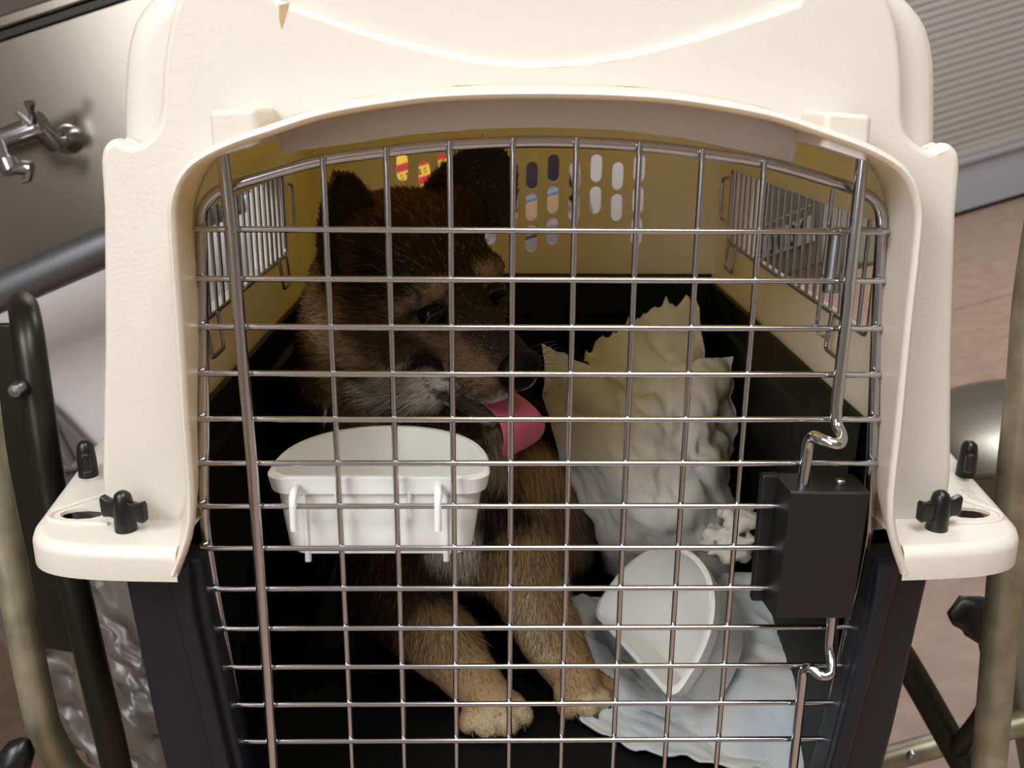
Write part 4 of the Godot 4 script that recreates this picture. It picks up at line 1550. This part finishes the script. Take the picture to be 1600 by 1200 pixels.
func pads() -> void:
	var pm := mat("pad_paper", Color(1, 1, 1), 0.7, 0.0, 0.3)
	pm.vertex_color_use_as_albedo = true
	pm.backlight_enabled = true
	pm.backlight = Color(0.2, 0.2, 0.19)
	var white := Color(0.58, 0.57, 0.54)
	var stained := func(p: Vector3, _n: Vector3) -> Color:
		var c := white
		var y := noise.get_noise_3dv(p * 14.0) * 0.5 + 0.5
		var s := smoothstep(0.125, 0.05, p.x + (y - 0.5) * 0.04) * smoothstep(0.93, 1.0, p.y) * smoothstep(1.062, 1.03, p.y)
		c = c.lerp(Color(0.40, 0.34, 0.17), 0.85 * s)
		var blue := smoothstep(0.012, 0.0, absf(p.y - 0.975 + (p.x - 0.04) * 0.55 + (y - 0.5) * 0.02)) * smoothstep(0.10, 0.05, p.x)
		c = c.lerp(Color(0.35, 0.45, 0.50), 0.5 * blue)
		return c.lerp(Color(0.52, 0.48, 0.40), 0.45 * smoothstep(0.5, 0.85, noise.get_noise_3dv(p * 9.0 + V(5, 5, 5)) * 0.5 + 0.5))
	var bluish := func(p: Vector3, _n: Vector3) -> Color:
		var y := noise.get_noise_3dv(p * 12.0) * 0.5 + 0.5
		return Color(0.52, 0.55, 0.565).lerp(Color(0.50, 0.60, 0.70), smoothstep(0.5, 0.8, y)).lerp(Color(0.60, 0.55, 0.45), 0.5 * smoothstep(0.55, 0.3, y))
	var plain := func(p: Vector3, _n: Vector3) -> Color:
		return Color(0.68, 0.65, 0.58).lerp(Color(0.56, 0.50, 0.40), smoothstep(0.4, 0.8, noise.get_noise_3dv(p * 25.0) * 0.5 + 0.5))
	tag(obj("absorbent_pad", sheet([[V(0.0092, 1.0679, -0.2000), V(0.0395, 1.0502, -0.2200), V(0.0808, 1.0279, -0.2300), V(0.1214, 1.0367, -0.2500), V(0.1439, 1.0442, -0.2500), V(0.1683, 1.0425, -0.2600)],
		[V(0.0105, 1.0400, -0.1900), V(0.0409, 1.0269, -0.2000), V(0.0785, 1.0152, -0.1900), V(0.1135, 1.0169, -0.2000), V(0.1410, 1.0136, -0.2100), V(0.1654, 1.0036, -0.2400)],
		[V(0.0167, 1.0101, -0.1900), V(0.0459, 0.9899, -0.1900), V(0.0770, 0.9874, -0.1700), V(0.1061, 0.9855, -0.1750), V(0.1333, 0.9835, -0.1800), V(0.1633, 0.9678, -0.2200)],
		[V(0.0276, 0.9757, -0.2000), V(0.0580, 0.9439, -0.2000), V(0.0826, 0.9489, -0.1650), V(0.1054, 0.9511, -0.1600), V(0.1312, 0.9466, -0.1700), V(0.1597, 0.9330, -0.2000)],
		[V(0.0418, 0.9264, -0.2400), V(0.0671, 0.8902, -0.2200), V(0.0909, 0.8997, -0.1900), V(0.1165, 0.8993, -0.1800), V(0.1416, 0.8938, -0.1800), V(0.1595, 0.8829, -0.1900)],
		[V(0.0462, 0.8787, -0.2800), V(0.0743, 0.8406, -0.2700), V(0.1025, 0.8329, -0.2500), V(0.1289, 0.8380, -0.2300), V(0.1536, 0.8377, -0.2200), V(0.1695, 0.8376, -0.2200)],], stained, 0.0085), pm), "crumpled white absorbent pad with a yellow stain, heaped beside the puppy", "absorbent pad", "absorbent pads in the carrier")
	tag(obj("absorbent_pad", sheet([[V(0.0509, 1.0303, -0.3000), V(0.0758, 1.0490, -0.3100), V(0.0996, 1.0595, -0.3200), V(0.1282, 1.0703, -0.3300), V(0.1513, 1.0737, -0.3300)],
		[V(0.0613, 1.0171, -0.2800), V(0.0888, 1.0264, -0.2900), V(0.1086, 1.0376, -0.3000), V(0.1317, 1.0435, -0.3100), V(0.1512, 1.0463, -0.3100)],
		[V(0.0756, 0.9969, -0.2600), V(0.0989, 1.0024, -0.2600), V(0.1208, 1.0157, -0.2700), V(0.1384, 1.0183, -0.2800), V(0.1563, 1.0209, -0.2900)],
		[V(0.0848, 0.9635, -0.2600), V(0.1057, 0.9691, -0.2600), V(0.1283, 0.9768, -0.2700), V(0.1458, 0.9846, -0.2800), V(0.1667, 0.9870, -0.2900)],], plain, 0.006, 9, 0.012), pm), "torn edge of a pale pad standing up behind the stained one", "absorbent pad", "absorbent pads in the carrier")
	tag(obj("absorbent_pad", sheet([[V(0.0309, 0.8554, -0.2100), V(0.0580, 0.8497, -0.2200), V(0.1006, 0.8378, -0.2200), V(0.1445, 0.8802, -0.1900), V(0.1744, 0.8973, -0.1700)],
		[V(0.0309, 0.8472, -0.1700), V(0.0642, 0.8299, -0.1750), V(0.1027, 0.8166, -0.1600), V(0.1489, 0.8702, -0.1400), V(0.1924, 0.8763, -0.1250)],
		[V(0.0388, 0.8300, -0.1400), V(0.0654, 0.8243, -0.1400), V(0.1000, 0.8194, -0.1150), V(0.1484, 0.8590, -0.0950), V(0.1930, 0.8646, -0.0900)],
		[V(0.0258, 0.8100, -0.1180), V(0.0612, 0.8114, -0.1000), V(0.1043, 0.8143, -0.0850), V(0.1476, 0.8315, -0.0650), V(0.1891, 0.8510, -0.0550)],
		[V(0.0486, 0.8022, -0.0860), V(0.0754, 0.7966, -0.0660), V(0.1087, 0.7977, -0.0560), V(0.1531, 0.8063, -0.0450), V(0.1821, 0.8192, -0.0350)]], bluish, 0.0075), pm), "bluish white absorbent pad spread over the floor at the paws", "absorbent pad", "absorbent pads in the carrier")
	# fibre pulled out of a torn pad
	var g := Geo.new()
	var f := Field.new()
	f.setup(V(0.115, 0.895, -0.215), V(0.185, 0.965, -0.125), 0.0022)
	for k in 110:
		var p := V(rng.randf_range(0.136, 0.166), rng.randf_range(0.912, 0.946), rng.randf_range(-0.185, -0.158))
		if p.x < 0.148 and p.y > 0.938: continue
		var r := rng.randf_range(0.0018, 0.0056)
		f.blob(p, V(r * rng.randf_range(0.7, 1.8), r * rng.randf_range(0.5, 1.2), r), 0.003)
	f.net(g)
	for k in g.v.size():
		g.v[k] += V(noise.get_noise_3dv(g.v[k] * 240.0), noise.get_noise_3dv(g.v[k] * 240.0 + V(7, 0, 0)), 0) * 0.002
	tag(obj("torn_wadding", soft_mesh(g, plain)[0], pm), "torn clump of pale wadding pulled out of the pad beside the latch box", "wadding")


# ---------------------------------------------------------------- side windows, cart, background
func side_windows(t: Node3D) -> void:
	for s in [-1, 1]:
		var z1 := -0.030
		var z0: float = -0.300 if s < 0 else -0.375
		var x: float = CX + s * 0.1895
		var g := Geo.new()
		var y0 := 1.1165
		var y1 := 1.1815
		tube(g, bend([V(x, y0, (z0 + z1) / 2), V(x, y0, z1), V(x, y1, z1), V(x, y1, z0), V(x, y0, z0), V(x, y0, (z0 + z1) / 2)], 0.006, 3), 0.0017, 8)
		var fr := obj("window_grille", g.mesh(60), M.dull_chrome, t)
		var n := int((z1 - z0) / 0.0158)
		for k in range(1, n):
			g = Geo.new()
			var z := lerpf(z0, z1, float(k) / n)
			tube(g, [V(x, y0, z), V(x, y1, z)], 0.0012, 6)
			obj("grille_wire", g.mesh(60), M.dull_chrome, fr)
		for z in [z0 + 0.018, z1 - 0.05]:
			g = Geo.new()
			tube(g, bend([V(x - s * 0.004, y0 + 0.002, z), V(x - s * 0.006, y0 - 0.020, z), V(x - s * 0.006, y0 - 0.020, z + 0.026), V(x - s * 0.004, y0 + 0.002, z + 0.026)], 0.004, 3), 0.0013, 6)
			obj("grille_clip", g.mesh(60), M.dull_chrome, fr)
		g = Geo.new()
		tube(g, bend([V(x - s * 0.004, y1 - 0.008, z0), V(x - s * 0.006, y1 - 0.010, z0 - 0.012), V(x - s * 0.006, y0 + 0.020, z0 - 0.012), V(x - s * 0.004, y0 + 0.018, z0)], 0.004, 3), 0.0013, 6)
		obj("grille_clip", g.mesh(60), M.dull_chrome, fr)


func pipe(called: String, pts: Array, r: float, mt: Material, parent: Node, smooth := true) -> MeshInstance3D:
	var g := Geo.new()
	tube(g, spline(pts, 6) if smooth else pts, r, 16)
	return obj(called, g.mesh(60), mt, parent)


func cart() -> void:
	var gm: Material = M.galvanised
	var t := thing("pipe_cart", "galvanised steel pipe cart that carries the pet carrier", "cart", V(0, 0.36, -0.2))
	pipe("post", [V(-0.3165, 1.20, -0.0560), V(-0.3205, 1.1313, -0.0500), V(-0.3246, 1.0426, -0.0500), V(-0.3160, 0.9637, -0.0400), V(-0.3080, 0.8900, -0.0300), V(-0.3030, 0.8528, -0.0300), V(-0.2900, 0.8100, -0.0420), V(-0.255, 0.775, -0.08), V(-0.20, 0.765, -0.10)], 0.0098, gm, t)
	pipe("post", [V(-0.4435, 1.0610, -0.3600), V(-0.3836, 1.0764, -0.2400), V(-0.3688, 1.0080, -0.2100), V(-0.3631, 0.9442, -0.2000), V(-0.3519, 0.8841, -0.1900), V(-0.3400, 0.8054, -0.1800), V(-0.3278, 0.7234, -0.1700), V(-0.3180, 0.60, -0.1600), V(-0.305, 0.29, -0.15)], 0.0115, M.dark_pipe, t)
	pipe("brace", [V(-0.4069, 0.7405, -0.3000), V(-0.3987, 0.6855, -0.3000), V(-0.3921, 0.6104, -0.3000), V(-0.38, 0.31, -0.30)], 0.0085, gm, t)
	pipe("cross_tube", [V(-0.3405, 0.800, -0.183), V(-0.3600, 0.777, -0.230), V(-0.4069, 0.7380, -0.3000)], 0.0075, gm, t)
	var sp := Geo.new()
	plate(sp, [Vector2(-0.4155, 1.0740), Vector2(-0.3826, 1.0741), Vector2(-0.3822, 1.0048), Vector2(-0.3804, 0.9345), Vector2(-0.3753, 0.8603), Vector2(-0.3757, 0.7881), Vector2(-0.4038, 0.7943), Vector2(-0.4129, 0.8836), Vector2(-0.4405, 0.9065)], 0.006, 0.002, func(p, d): return V(p.x, p.y, d - 0.238), 2)
	obj("side_plate", sp.mesh(), M.dark_pipe, t)
	# right side
	pipe("post", [V(0.318, 1.26, -0.1080), V(0.3148, 1.1377, -0.1050), V(0.3174, 1.0675, -0.1010), V(0.3199, 0.9794, -0.0970), V(0.3246, 0.8849, -0.0930), V(0.3302, 0.7831, -0.0890), V(0.3319, 0.7365, -0.0850), V(0.335, 0.45, -0.08)], 0.0117, gm, t)
	pipe("brace", [V(0.250, 0.870, -0.280), V(0.3133, 0.7981, -0.2500), V(0.3425, 0.7567, -0.2400), V(0.3814, 0.6887, -0.2000), V(0.41, 0.64, -0.17)], 0.0118, M.dark_pipe, t)
	pipe("cross_tube", [V(0.20, 0.582, -0.3000), V(0.3222, 0.6167, -0.3000), V(0.3645, 0.6297, -0.3000), V(0.4123, 0.6454, -0.3000), V(0.55, 0.687, -0.30)], 0.0120, gm, t)
	# the deck under the carrier, its edge pipes and the wheels' uprights
	var g := Geo.new()
	rbox(g, V(0.46, 0.018, 0.50), 0.006, Transform3D(Basis(), V(0, 0.780, -0.19)))
	obj("deck", g.mesh(), M.dark_pipe, t)
	for q in [[-0.20, 0.0], [0.22, 0.0], [-0.20, -0.40], [0.22, -0.40]]:
		pipe("upright", [V(q[0], 0.775, q[1] - 0.02), V(q[0] * 1.05, 0.38 + q[0] * 0.30, q[1] - 0.02)], 0.011, gm, t, false)
	# worn rubber bumper on the far side, and the bolt heads
	g = Geo.new()
	rings_lump(g, [V(0.3184, 0.8680, -0.150), V(0.3270, 0.8715, -0.152), V(0.3370, 0.8690, -0.152), V(0.3520, 0.8600, -0.150)], [0.006, 0.0135, 0.0165, 0.0165], 0.55)
	obj("rubber_bumper", g.mesh(60), M.black_plastic, t)
	pipe("bumper_arm", [V(0.3470, 0.8600, -0.150), V(0.36, 0.80, -0.150), V(0.372, 0.705, -0.21)], 0.0080, M.dark_pipe, t)
	g = Geo.new()
	rings_lump(g, [V(-0.3040, 0.8745, -0.004), V(-0.3065, 0.8700, -0.002), V(-0.3110, 0.8620, 0.0), V(-0.3200, 0.8460, 0.0)], [0.003, 0.0085, 0.0105, 0.0105], 1.0)
	obj("rubber_cap", g.mesh(60), M.black_plastic, t)
	g = Geo.new()
	lathe(g, [Vector2(0.006, -0.006), Vector2(0.006, 0.002), Vector2(0.0045, 0.004), Vector2(0.0001, 0.0045)], 12, Transform3D(Basis(Vector3.RIGHT, PI / 2), V(-0.3760, 1.0330, -0.1960)))
	obj("bolt", g.mesh(40), M.dull_chrome, t)
	g = Geo.new()
	lathe(g, [Vector2(0.005, -0.004), Vector2(0.005, 0.002), Vector2(0.003, 0.004), Vector2(0.0001, 0.0045)], 12, Transform3D(Basis(Vector3.RIGHT, PI / 2), V(0.3740, 0.6400, -0.286)))
	obj("bolt", g.mesh(40), M.dull_chrome, t)


func rings_lump(g: Geo, pts: Array, r: Array, flat: float) -> void:
	tube(g, pts, r, 14, false, flat)


func slab(lo: Vector3, hi: Vector3, r := 0.004) -> Mesh:
	var g := Geo.new()
	rbox(g, hi - lo, min(r, (hi - lo)[(hi - lo).min_axis_index()] * 0.45), room_frame() * Transform3D(Basis(), (lo + hi) / 2))
	return g.mesh(30)


func background() -> void:
	var R := room_frame()
	# --- washing sink on the left: backsplash, capped top, rolled front edge
	var t := thing("steel_sink", "stainless steel wash sink with a tall splashback at left", "sink", room(-0.75, -0.92, -0.62))
	obj("splashback", slab(V(-1.30, -0.50, -0.775), V(-0.098, 0.2230, -0.750), 0.002), M.steel, t)
	obj("top_dark_strip", slab(V(-1.30, 0.2230, -0.775), V(-0.098, 0.2345, -0.7475), 0.002), M.steel_dark, t)
	obj("top_cap", slab(V(-1.30, 0.2345, -0.80), V(-0.098, 0.2490, -0.742), 0.003), M.steel, t)
	obj("basin_floor", slab(V(-1.30, -0.36, -0.76), V(-0.098, -0.34, -0.50), 0.004), M.steel, t)
	var g := Geo.new()
	tube(g, [V(-0.760, 0.949, -0.452), V(-0.5066, 1.0535, -0.450), V(-0.4027, 1.0968, -0.450), V(-0.270, 1.149, -0.450)], 0.0190, 20)
	obj("rolled_rim", g.mesh(60), M.rim_steel, t)
	for x in [-1.27, -0.14]:
		g = Geo.new()
		tube(g, [R * V(x, -0.35, -0.70), R * V(x, -0.92, -0.70)], 0.019, 14)
		obj("leg", g.mesh(60), M.steel, t)
	faucet()
	bead_chain()
	# --- white sheet and the grey tray behind the left posts
	g = Geo.new()
	var pl := []
	for q in rrect(0.36, 0.26, 0.012, 5): pl.append(q)
	var wf := Transform3D(Basis(Vector3.BACK, 0.42), V(-0.372, 0.957, -0.545))
	plate(g, pl, 0.006, 0.002, func(p, d): return wf * V(p.x, p.y, d), 3)
	tag(obj("plastic_board", g.mesh(), M.white_board), "smooth white plastic board standing below the grey sink rim", "board")
	t = thing("plastic_tray", "dark grey ribbed plastic tray leaning against the white board", "tray", V(-0.50, 0.80, -0.50))
	g = Geo.new()
	var arc := []
	for p in spline([Vector2(-0.560, 0.928), Vector2(-0.525, 0.926), Vector2(-0.500, 0.905), Vector2(-0.470, 0.868), Vector2(-0.440, 0.845)], 5): arc.append(p)
	for p in [Vector2(-0.430, 0.80), Vector2(-0.428, 0.74), Vector2(-0.56, 0.72)]: arc.append(p)
	plate(g, arc, 0.012, 0.003, func(p, d): return V(p.x, p.y, d - 0.532), 3)
	obj("tray_side", g.mesh(), M.tray_grey, t)
	for q in [[V(-0.515, 0.917, -0.517), V(-0.490, 0.845, -0.517)], [V(-0.545, 0.835, -0.517), V(-0.445, 0.853, -0.517)]]:
		g = Geo.new()
		tube(g, q, 0.0065, 8)
		obj("tray_rib", g.mesh(60), M.tray_grey, t)
	# --- clear plastic bag, bunched up lower left
	g = Geo.new()
	var bag := func(p: Vector3, _n: Vector3) -> Color: return Color(0.125, 0.105, 0.092).lerp(Color(0.075, 0.063, 0.055), smoothstep(0.4, 0.7, noise.get_noise_3dv(p * 10.0) * 0.5 + 0.5))
	var rows := []
	for j in 6:
		var row := []
		for k in 6:
			row.append(V(-0.60 + 0.062 * k + 0.02 * j, 0.83 - 0.055 * j - 0.01 * k, -0.47 + 0.012 * j + 0.025 * sin(k * 1.9 + j)))
		rows.append(row)
	var bm := mat("bag_film", Color(1, 1, 1), 0.3)
	bm.vertex_color_use_as_albedo = true
	tag(obj("plastic_bag", sheet_free(rows, bag, 0.022), bm), "crinkled brownish plastic bag hanging behind the left cart posts", "plastic bag")
	# --- what shows through the rear slots
	g = Geo.new()
	var nf := R * Transform3D(Basis(), V(-0.128, -0.066, -0.7485))
	plate(g, rrect(0.104, 0.096, 0.002, 2), 0.001, 0.0003, func(p, d): return nf * V(p.x, p.y, d), 1)
	t = thing("notice", "yellow notice with red bands stuck on the steel splashback behind the carrier", "notice", room(-0.128, -0.114, -0.748))
	obj("card", g.mesh(), M.notice_yellow, t)
	for y in [0.012, -0.010, -0.030]:
		g = Geo.new()
		rbox(g, V(0.100, 0.009, 0.0006), 0.0002, nf * Transform3D(Basis(), V(0, y, 0.0012)))
		obj("red_band", g.mesh(), M.notice_red, t)
	for y in [0.003, -0.001, -0.019, -0.022]:
		for k in 13:
			g = Geo.new()
			rbox(g, V(0.0042 if k % 3 else 0.0026, 0.0012 if k % 2 else 0.0026, 0.0005), 0.0002, nf * Transform3D(Basis(Vector3.BACK, 0.5 if k % 4 == 1 else 0.0), V(-0.046 + 0.0075 * k, y, 0.0012)))
			obj("print_mark", g.mesh(), M.print_black, t)
	t = thing("storage_cabinet", "grey cabinet standing behind the carrier, seen through its rear slots", "cabinet", room(0.03, -0.92, -0.95))
	obj("body", slab(V(-0.085, -0.92, -1.15), V(0.215, -0.178, -0.72)), M.cabinet_mauve, t)
	obj("top", slab(V(-0.088, -0.178, -1.16), V(0.218, -0.168, -0.715)), M.cabinet_mauve, t)
	t = thing("instrument_case", "dark case with a pale strip on top of the grey cabinet", "case", room(-0.01, -0.168, -0.9))
	obj("body", slab(V(-0.080, -0.1675, -1.0), V(0.040, 0.02, -0.85), 0.006), M.case_dark, t)
	obj("pale_strip", slab(V(-0.078, -0.0790, -0.852), V(0.038, -0.0765, -0.848), 0.0008), M.white_plastic, t)
	t = thing("wipes_packet", "blue and tan packet lying on the grey cabinet before the dark case", "packet", room(0.0, -0.168, -0.78))
	obj("packet", slab(V(-0.060, -0.1678, -0.82), V(0.026, -0.134, -0.75), 0.008), M.packet_tan, t)
	obj("blue_label", slab(V(-0.0605, -0.1425, -0.8205), V(0.0265, -0.1335, -0.7495), 0.006), M.packet_blue, t)
	t = thing("whiteboard", "plain white board standing upright against the grey cabinet behind the carrier", "board", room(0.10, -0.92, -0.707))
	obj("board_face", slab(V(0.046, -0.9195, -0.712), V(0.20, 0.03, -0.702), 0.003), M.white_board, t)
	# --- the numbered case beyond the right-hand window
	var bl := V(0.2725, 1.0717, -0.5700)
	var br := V(0.2877, 1.1094, -0.4500)
	var ex := (br - bl).normalized()
	var ey := (V(0, 1, 0) - ex * ex.y).normalized()
	var ez := ex.cross(ey)
	var cf := Transform3D(Basis(ex, ey, ez), bl)
	t = thing("numbered_case", "grey case with a stencilled number beyond the carrier's right window", "case", cf * V(0.04, -0.028, -0.03))
	g = Geo.new()
	rbox(g, V(0.190, 0.135, 0.06), 0.004, cf * Transform3D(Basis(), V(0.040, 0.040, -0.032)))
	obj("body", g.mesh(), M.case_green, t)
	g = Geo.new()
	rbox(g, V(0.118, 0.0008, 0.001), 0.0003, cf * Transform3D(Basis(), V(0.055, 0.034, 0.0)))
	obj("pale_line", g.mesh(), M.white_plastic, t)
	g = Geo.new()
	rbox(g, V(0.128, 0.026, 0.0012), 0.0004, cf * Transform3D(Basis(), V(0.058, 0.011, 0.0002)))
	obj("number_label", g.mesh(), M.white_board, t)
	for k in 4:
		var txt := TextMesh.new()
		var fo := SystemFont.new()
		fo.font_names = PackedStringArray(["Droid Sans"])
		fo.font_weight = 700
		txt.font = fo
		txt.text = "0001"[k]
		txt.font_size = 32
		txt.pixel_size = 0.00098
		txt.depth = 0.0012
		var o := obj("digit", txt, M.print_black, t)
		o.transform = o.transform * cf * Transform3D(Basis().scaled(V(1.15, 1.0, 1.0)), V(0.018 + 0.0275 * k, 0.0105, 0.0008))
	# white post just beyond the same window
	tag(obj("white_upright", slab(V(0.170, -0.91, -0.62), V(0.181, -0.02, -0.60)), M.white_board), "narrow white upright just beyond the rear of the right window", "upright")
	# --- slatted shutter on the right, its bottom rail, kick plate and the gap under it
	var y := -0.690
	var sh := thing("roller_shutter", "grey metal roller shutter with narrow slats across the far right", "shutter", room(1.7, -0.92, -3.10))
	var slat_mesh := Geo.new()
	var prof := [Vector2(0.0, 0.0), Vector2(0.008, 0.0004), Vector2(0.0098, 0.0018), Vector2(0.0106, 0.0115), Vector2(0.0098, 0.0212), Vector2(0.008, 0.0228), Vector2(0.0, 0.0228)]
	var ra := []
	for x in [-0.9, 0.9]:
		var ring := []
		for p in prof: ring.append(V(x, p.y, p.x))
		ra.append(ring)
	loft(slat_mesh, ra, true, true, true)
	var sm := slat_mesh.mesh(30)
	for k in 44:
		var o := obj("slat", sm, M.slat_grey, sh)
		o.transform = o.transform * R * Transform3D(Basis(), V(1.5, y + 0.0251 * k, -3.105))
	obj("backing", slab(V(0.6, -0.69, -3.15), V(2.398, 0.42, -3.106)), M.dark_gap, sh)
	obj("bottom_rail", slab(V(0.6, -0.715, -3.13), V(2.398, -0.690, -3.085)), M.slat_grey, sh)
	obj("rail_flange", slab(V(0.6, -0.738, -3.13), V(2.398, -0.716, -3.075)), M.kick_grey, sh)
	struct("baseboard_right", slab(V(0.6, -0.905, -3.16), V(2.398, -0.738, -3.09)), M.kick_grey)
	struct("trim_1", slab(V(0.6, -0.9185, -3.16), V(2.398, -0.905, -3.10)), M.dark_gap)
	# seams of the floor sheets
	for q in [[-2.12, 0.0], [-1.0, 0.0]]:
		struct("trim_%d" % (2 if q[0] < -2 else 3), slab(V(-1.85, -0.9205, q[0] - 0.002), V(2.38, -0.9192, q[0] + 0.002), 0.0004), M.seam)
	# --- stainless drum at right
	t = thing("steel_basin", "shiny round stainless steel basin with a domed lid on the floor at right", "basin", room(0.68, -0.92, -1.18))
	g = Geo.new()
	lathe(g, [Vector2(0.001, 0.0), Vector2(0.185, 0.0), Vector2(0.19, 0.008), Vector2(0.19, 0.085), Vector2(0.196, 0.090), Vector2(0.196, 0.098), Vector2(0.188, 0.103), Vector2(0.16, 0.120), Vector2(0.11, 0.133), Vector2(0.05, 0.139), Vector2(0.001, 0.140)], 48, R * Transform3D(Basis(), V(0.68, -0.919, -1.18)))
	obj("body", g.mesh(35), M.chrome_soft, t)
	# --- grey locker at the far right edge
	tag(obj("grey_locker", slab(V(0.302, -0.9195, -0.360), V(0.62, -0.529, -0.330), 0.006), M.case_green), "plain grey-green box at the lower right edge beyond the pipe post", "box")


func sheet_free(rows: Array, colour: Callable, crease: float) -> ArrayMesh:
	return sheet(rows, colour, crease, 7, 0.0, 0.0)


func faucet() -> void:
	var t := thing("wall_faucet", "chrome wall faucet with a cross handle on the steel splashback", "faucet", room(-0.55, 0.09, -0.74))
	var R := room_frame()
	var c: Material = M.chrome
	var put := func(called: String, pts: Array, r) -> void:
		var g := Geo.new()
		var w := []
		for p in pts: w.append(R * p)
		tube(g, w, r, 14)
		obj(called, g.mesh(50), c, t)
	put.call("valve_body", [V(-0.6946, 0.1103, -0.6900), V(-0.5953, 0.1133, -0.6900), V(-0.5478, 0.1150, -0.6900), V(-0.5412, 0.1152, -0.6900)], [0.0125, 0.0125, 0.0135, 0.009])
	put.call("valve_cap", [V(-0.5460, 0.1152, -0.6900), V(-0.5388, 0.1153, -0.6900)], 0.0155)
	put.call("wall_inlet", [V(-0.5468, 0.1119, -0.6850), V(-0.5415, 0.0928, -0.7000), V(-0.5416, 0.0931, -0.7220)], [0.0100, 0.0105, 0.009])
	put.call("wall_flange", [V(-0.5438, 0.0943, -0.7280), V(-0.5430, 0.0950, -0.7380), V(-0.5447, 0.0957, -0.7498)], [0.010, 0.0165, 0.0185])
	put.call("handle_spoke", [V(-0.5430, 0.1201, -0.6750), V(-0.5326, 0.1335, -0.6600)], [0.005, 0.003])
	put.call("handle_knob", [V(-0.5332, 0.1323, -0.6600), V(-0.5303, 0.1387, -0.6570)], [0.0045, 0.0062])
	put.call("handle_spoke", [V(-0.5491, 0.1204, -0.6750), V(-0.5537, 0.1338, -0.6680)], [0.0045, 0.0022])
	put.call("spout", [V(-0.5938, 0.1089, -0.6800), V(-0.5905, 0.0934, -0.6720), V(-0.5865, 0.0828, -0.6670)], [0.0085, 0.0085, 0.0095])
	put.call("spout_nut", [V(-0.5872, 0.0874, -0.6680), V(-0.5839, 0.0747, -0.6640)], 0.0112)
	put.call("tap_lever", [V(-0.5841, 0.0778, -0.6640), V(-0.5676, 0.0747, -0.6600), V(-0.5588, 0.0721, -0.6590)], [0.006, 0.009, 0.0065])
	put.call("tap_tip", [V(-0.5634, 0.0690, -0.6590), V(-0.5684, 0.0614, -0.6590), V(-0.5767, 0.0609, -0.6590)], [0.005, 0.004, 0.003])


func bead_chain() -> void:
	var R := room_frame()
	var t := thing("bead_chain", "bright metal bead chain on the splashback seen through the left window", "chain", room(-0.32, 0.05, -0.735))
	for k in 9:
		var g := Geo.new()
		lathe(g, [Vector2(0.0001, -0.0045), Vector2(0.0032, -0.0032), Vector2(0.0045, 0), Vector2(0.0032, 0.0032), Vector2(0.0001, 0.0045)], 10, R * Transform3D(Basis(), V(-0.338 + 0.0075 * k, 0.012 + 0.0012 * k, -0.742)))
		obj("bead", g.mesh(70), M.chrome, t)
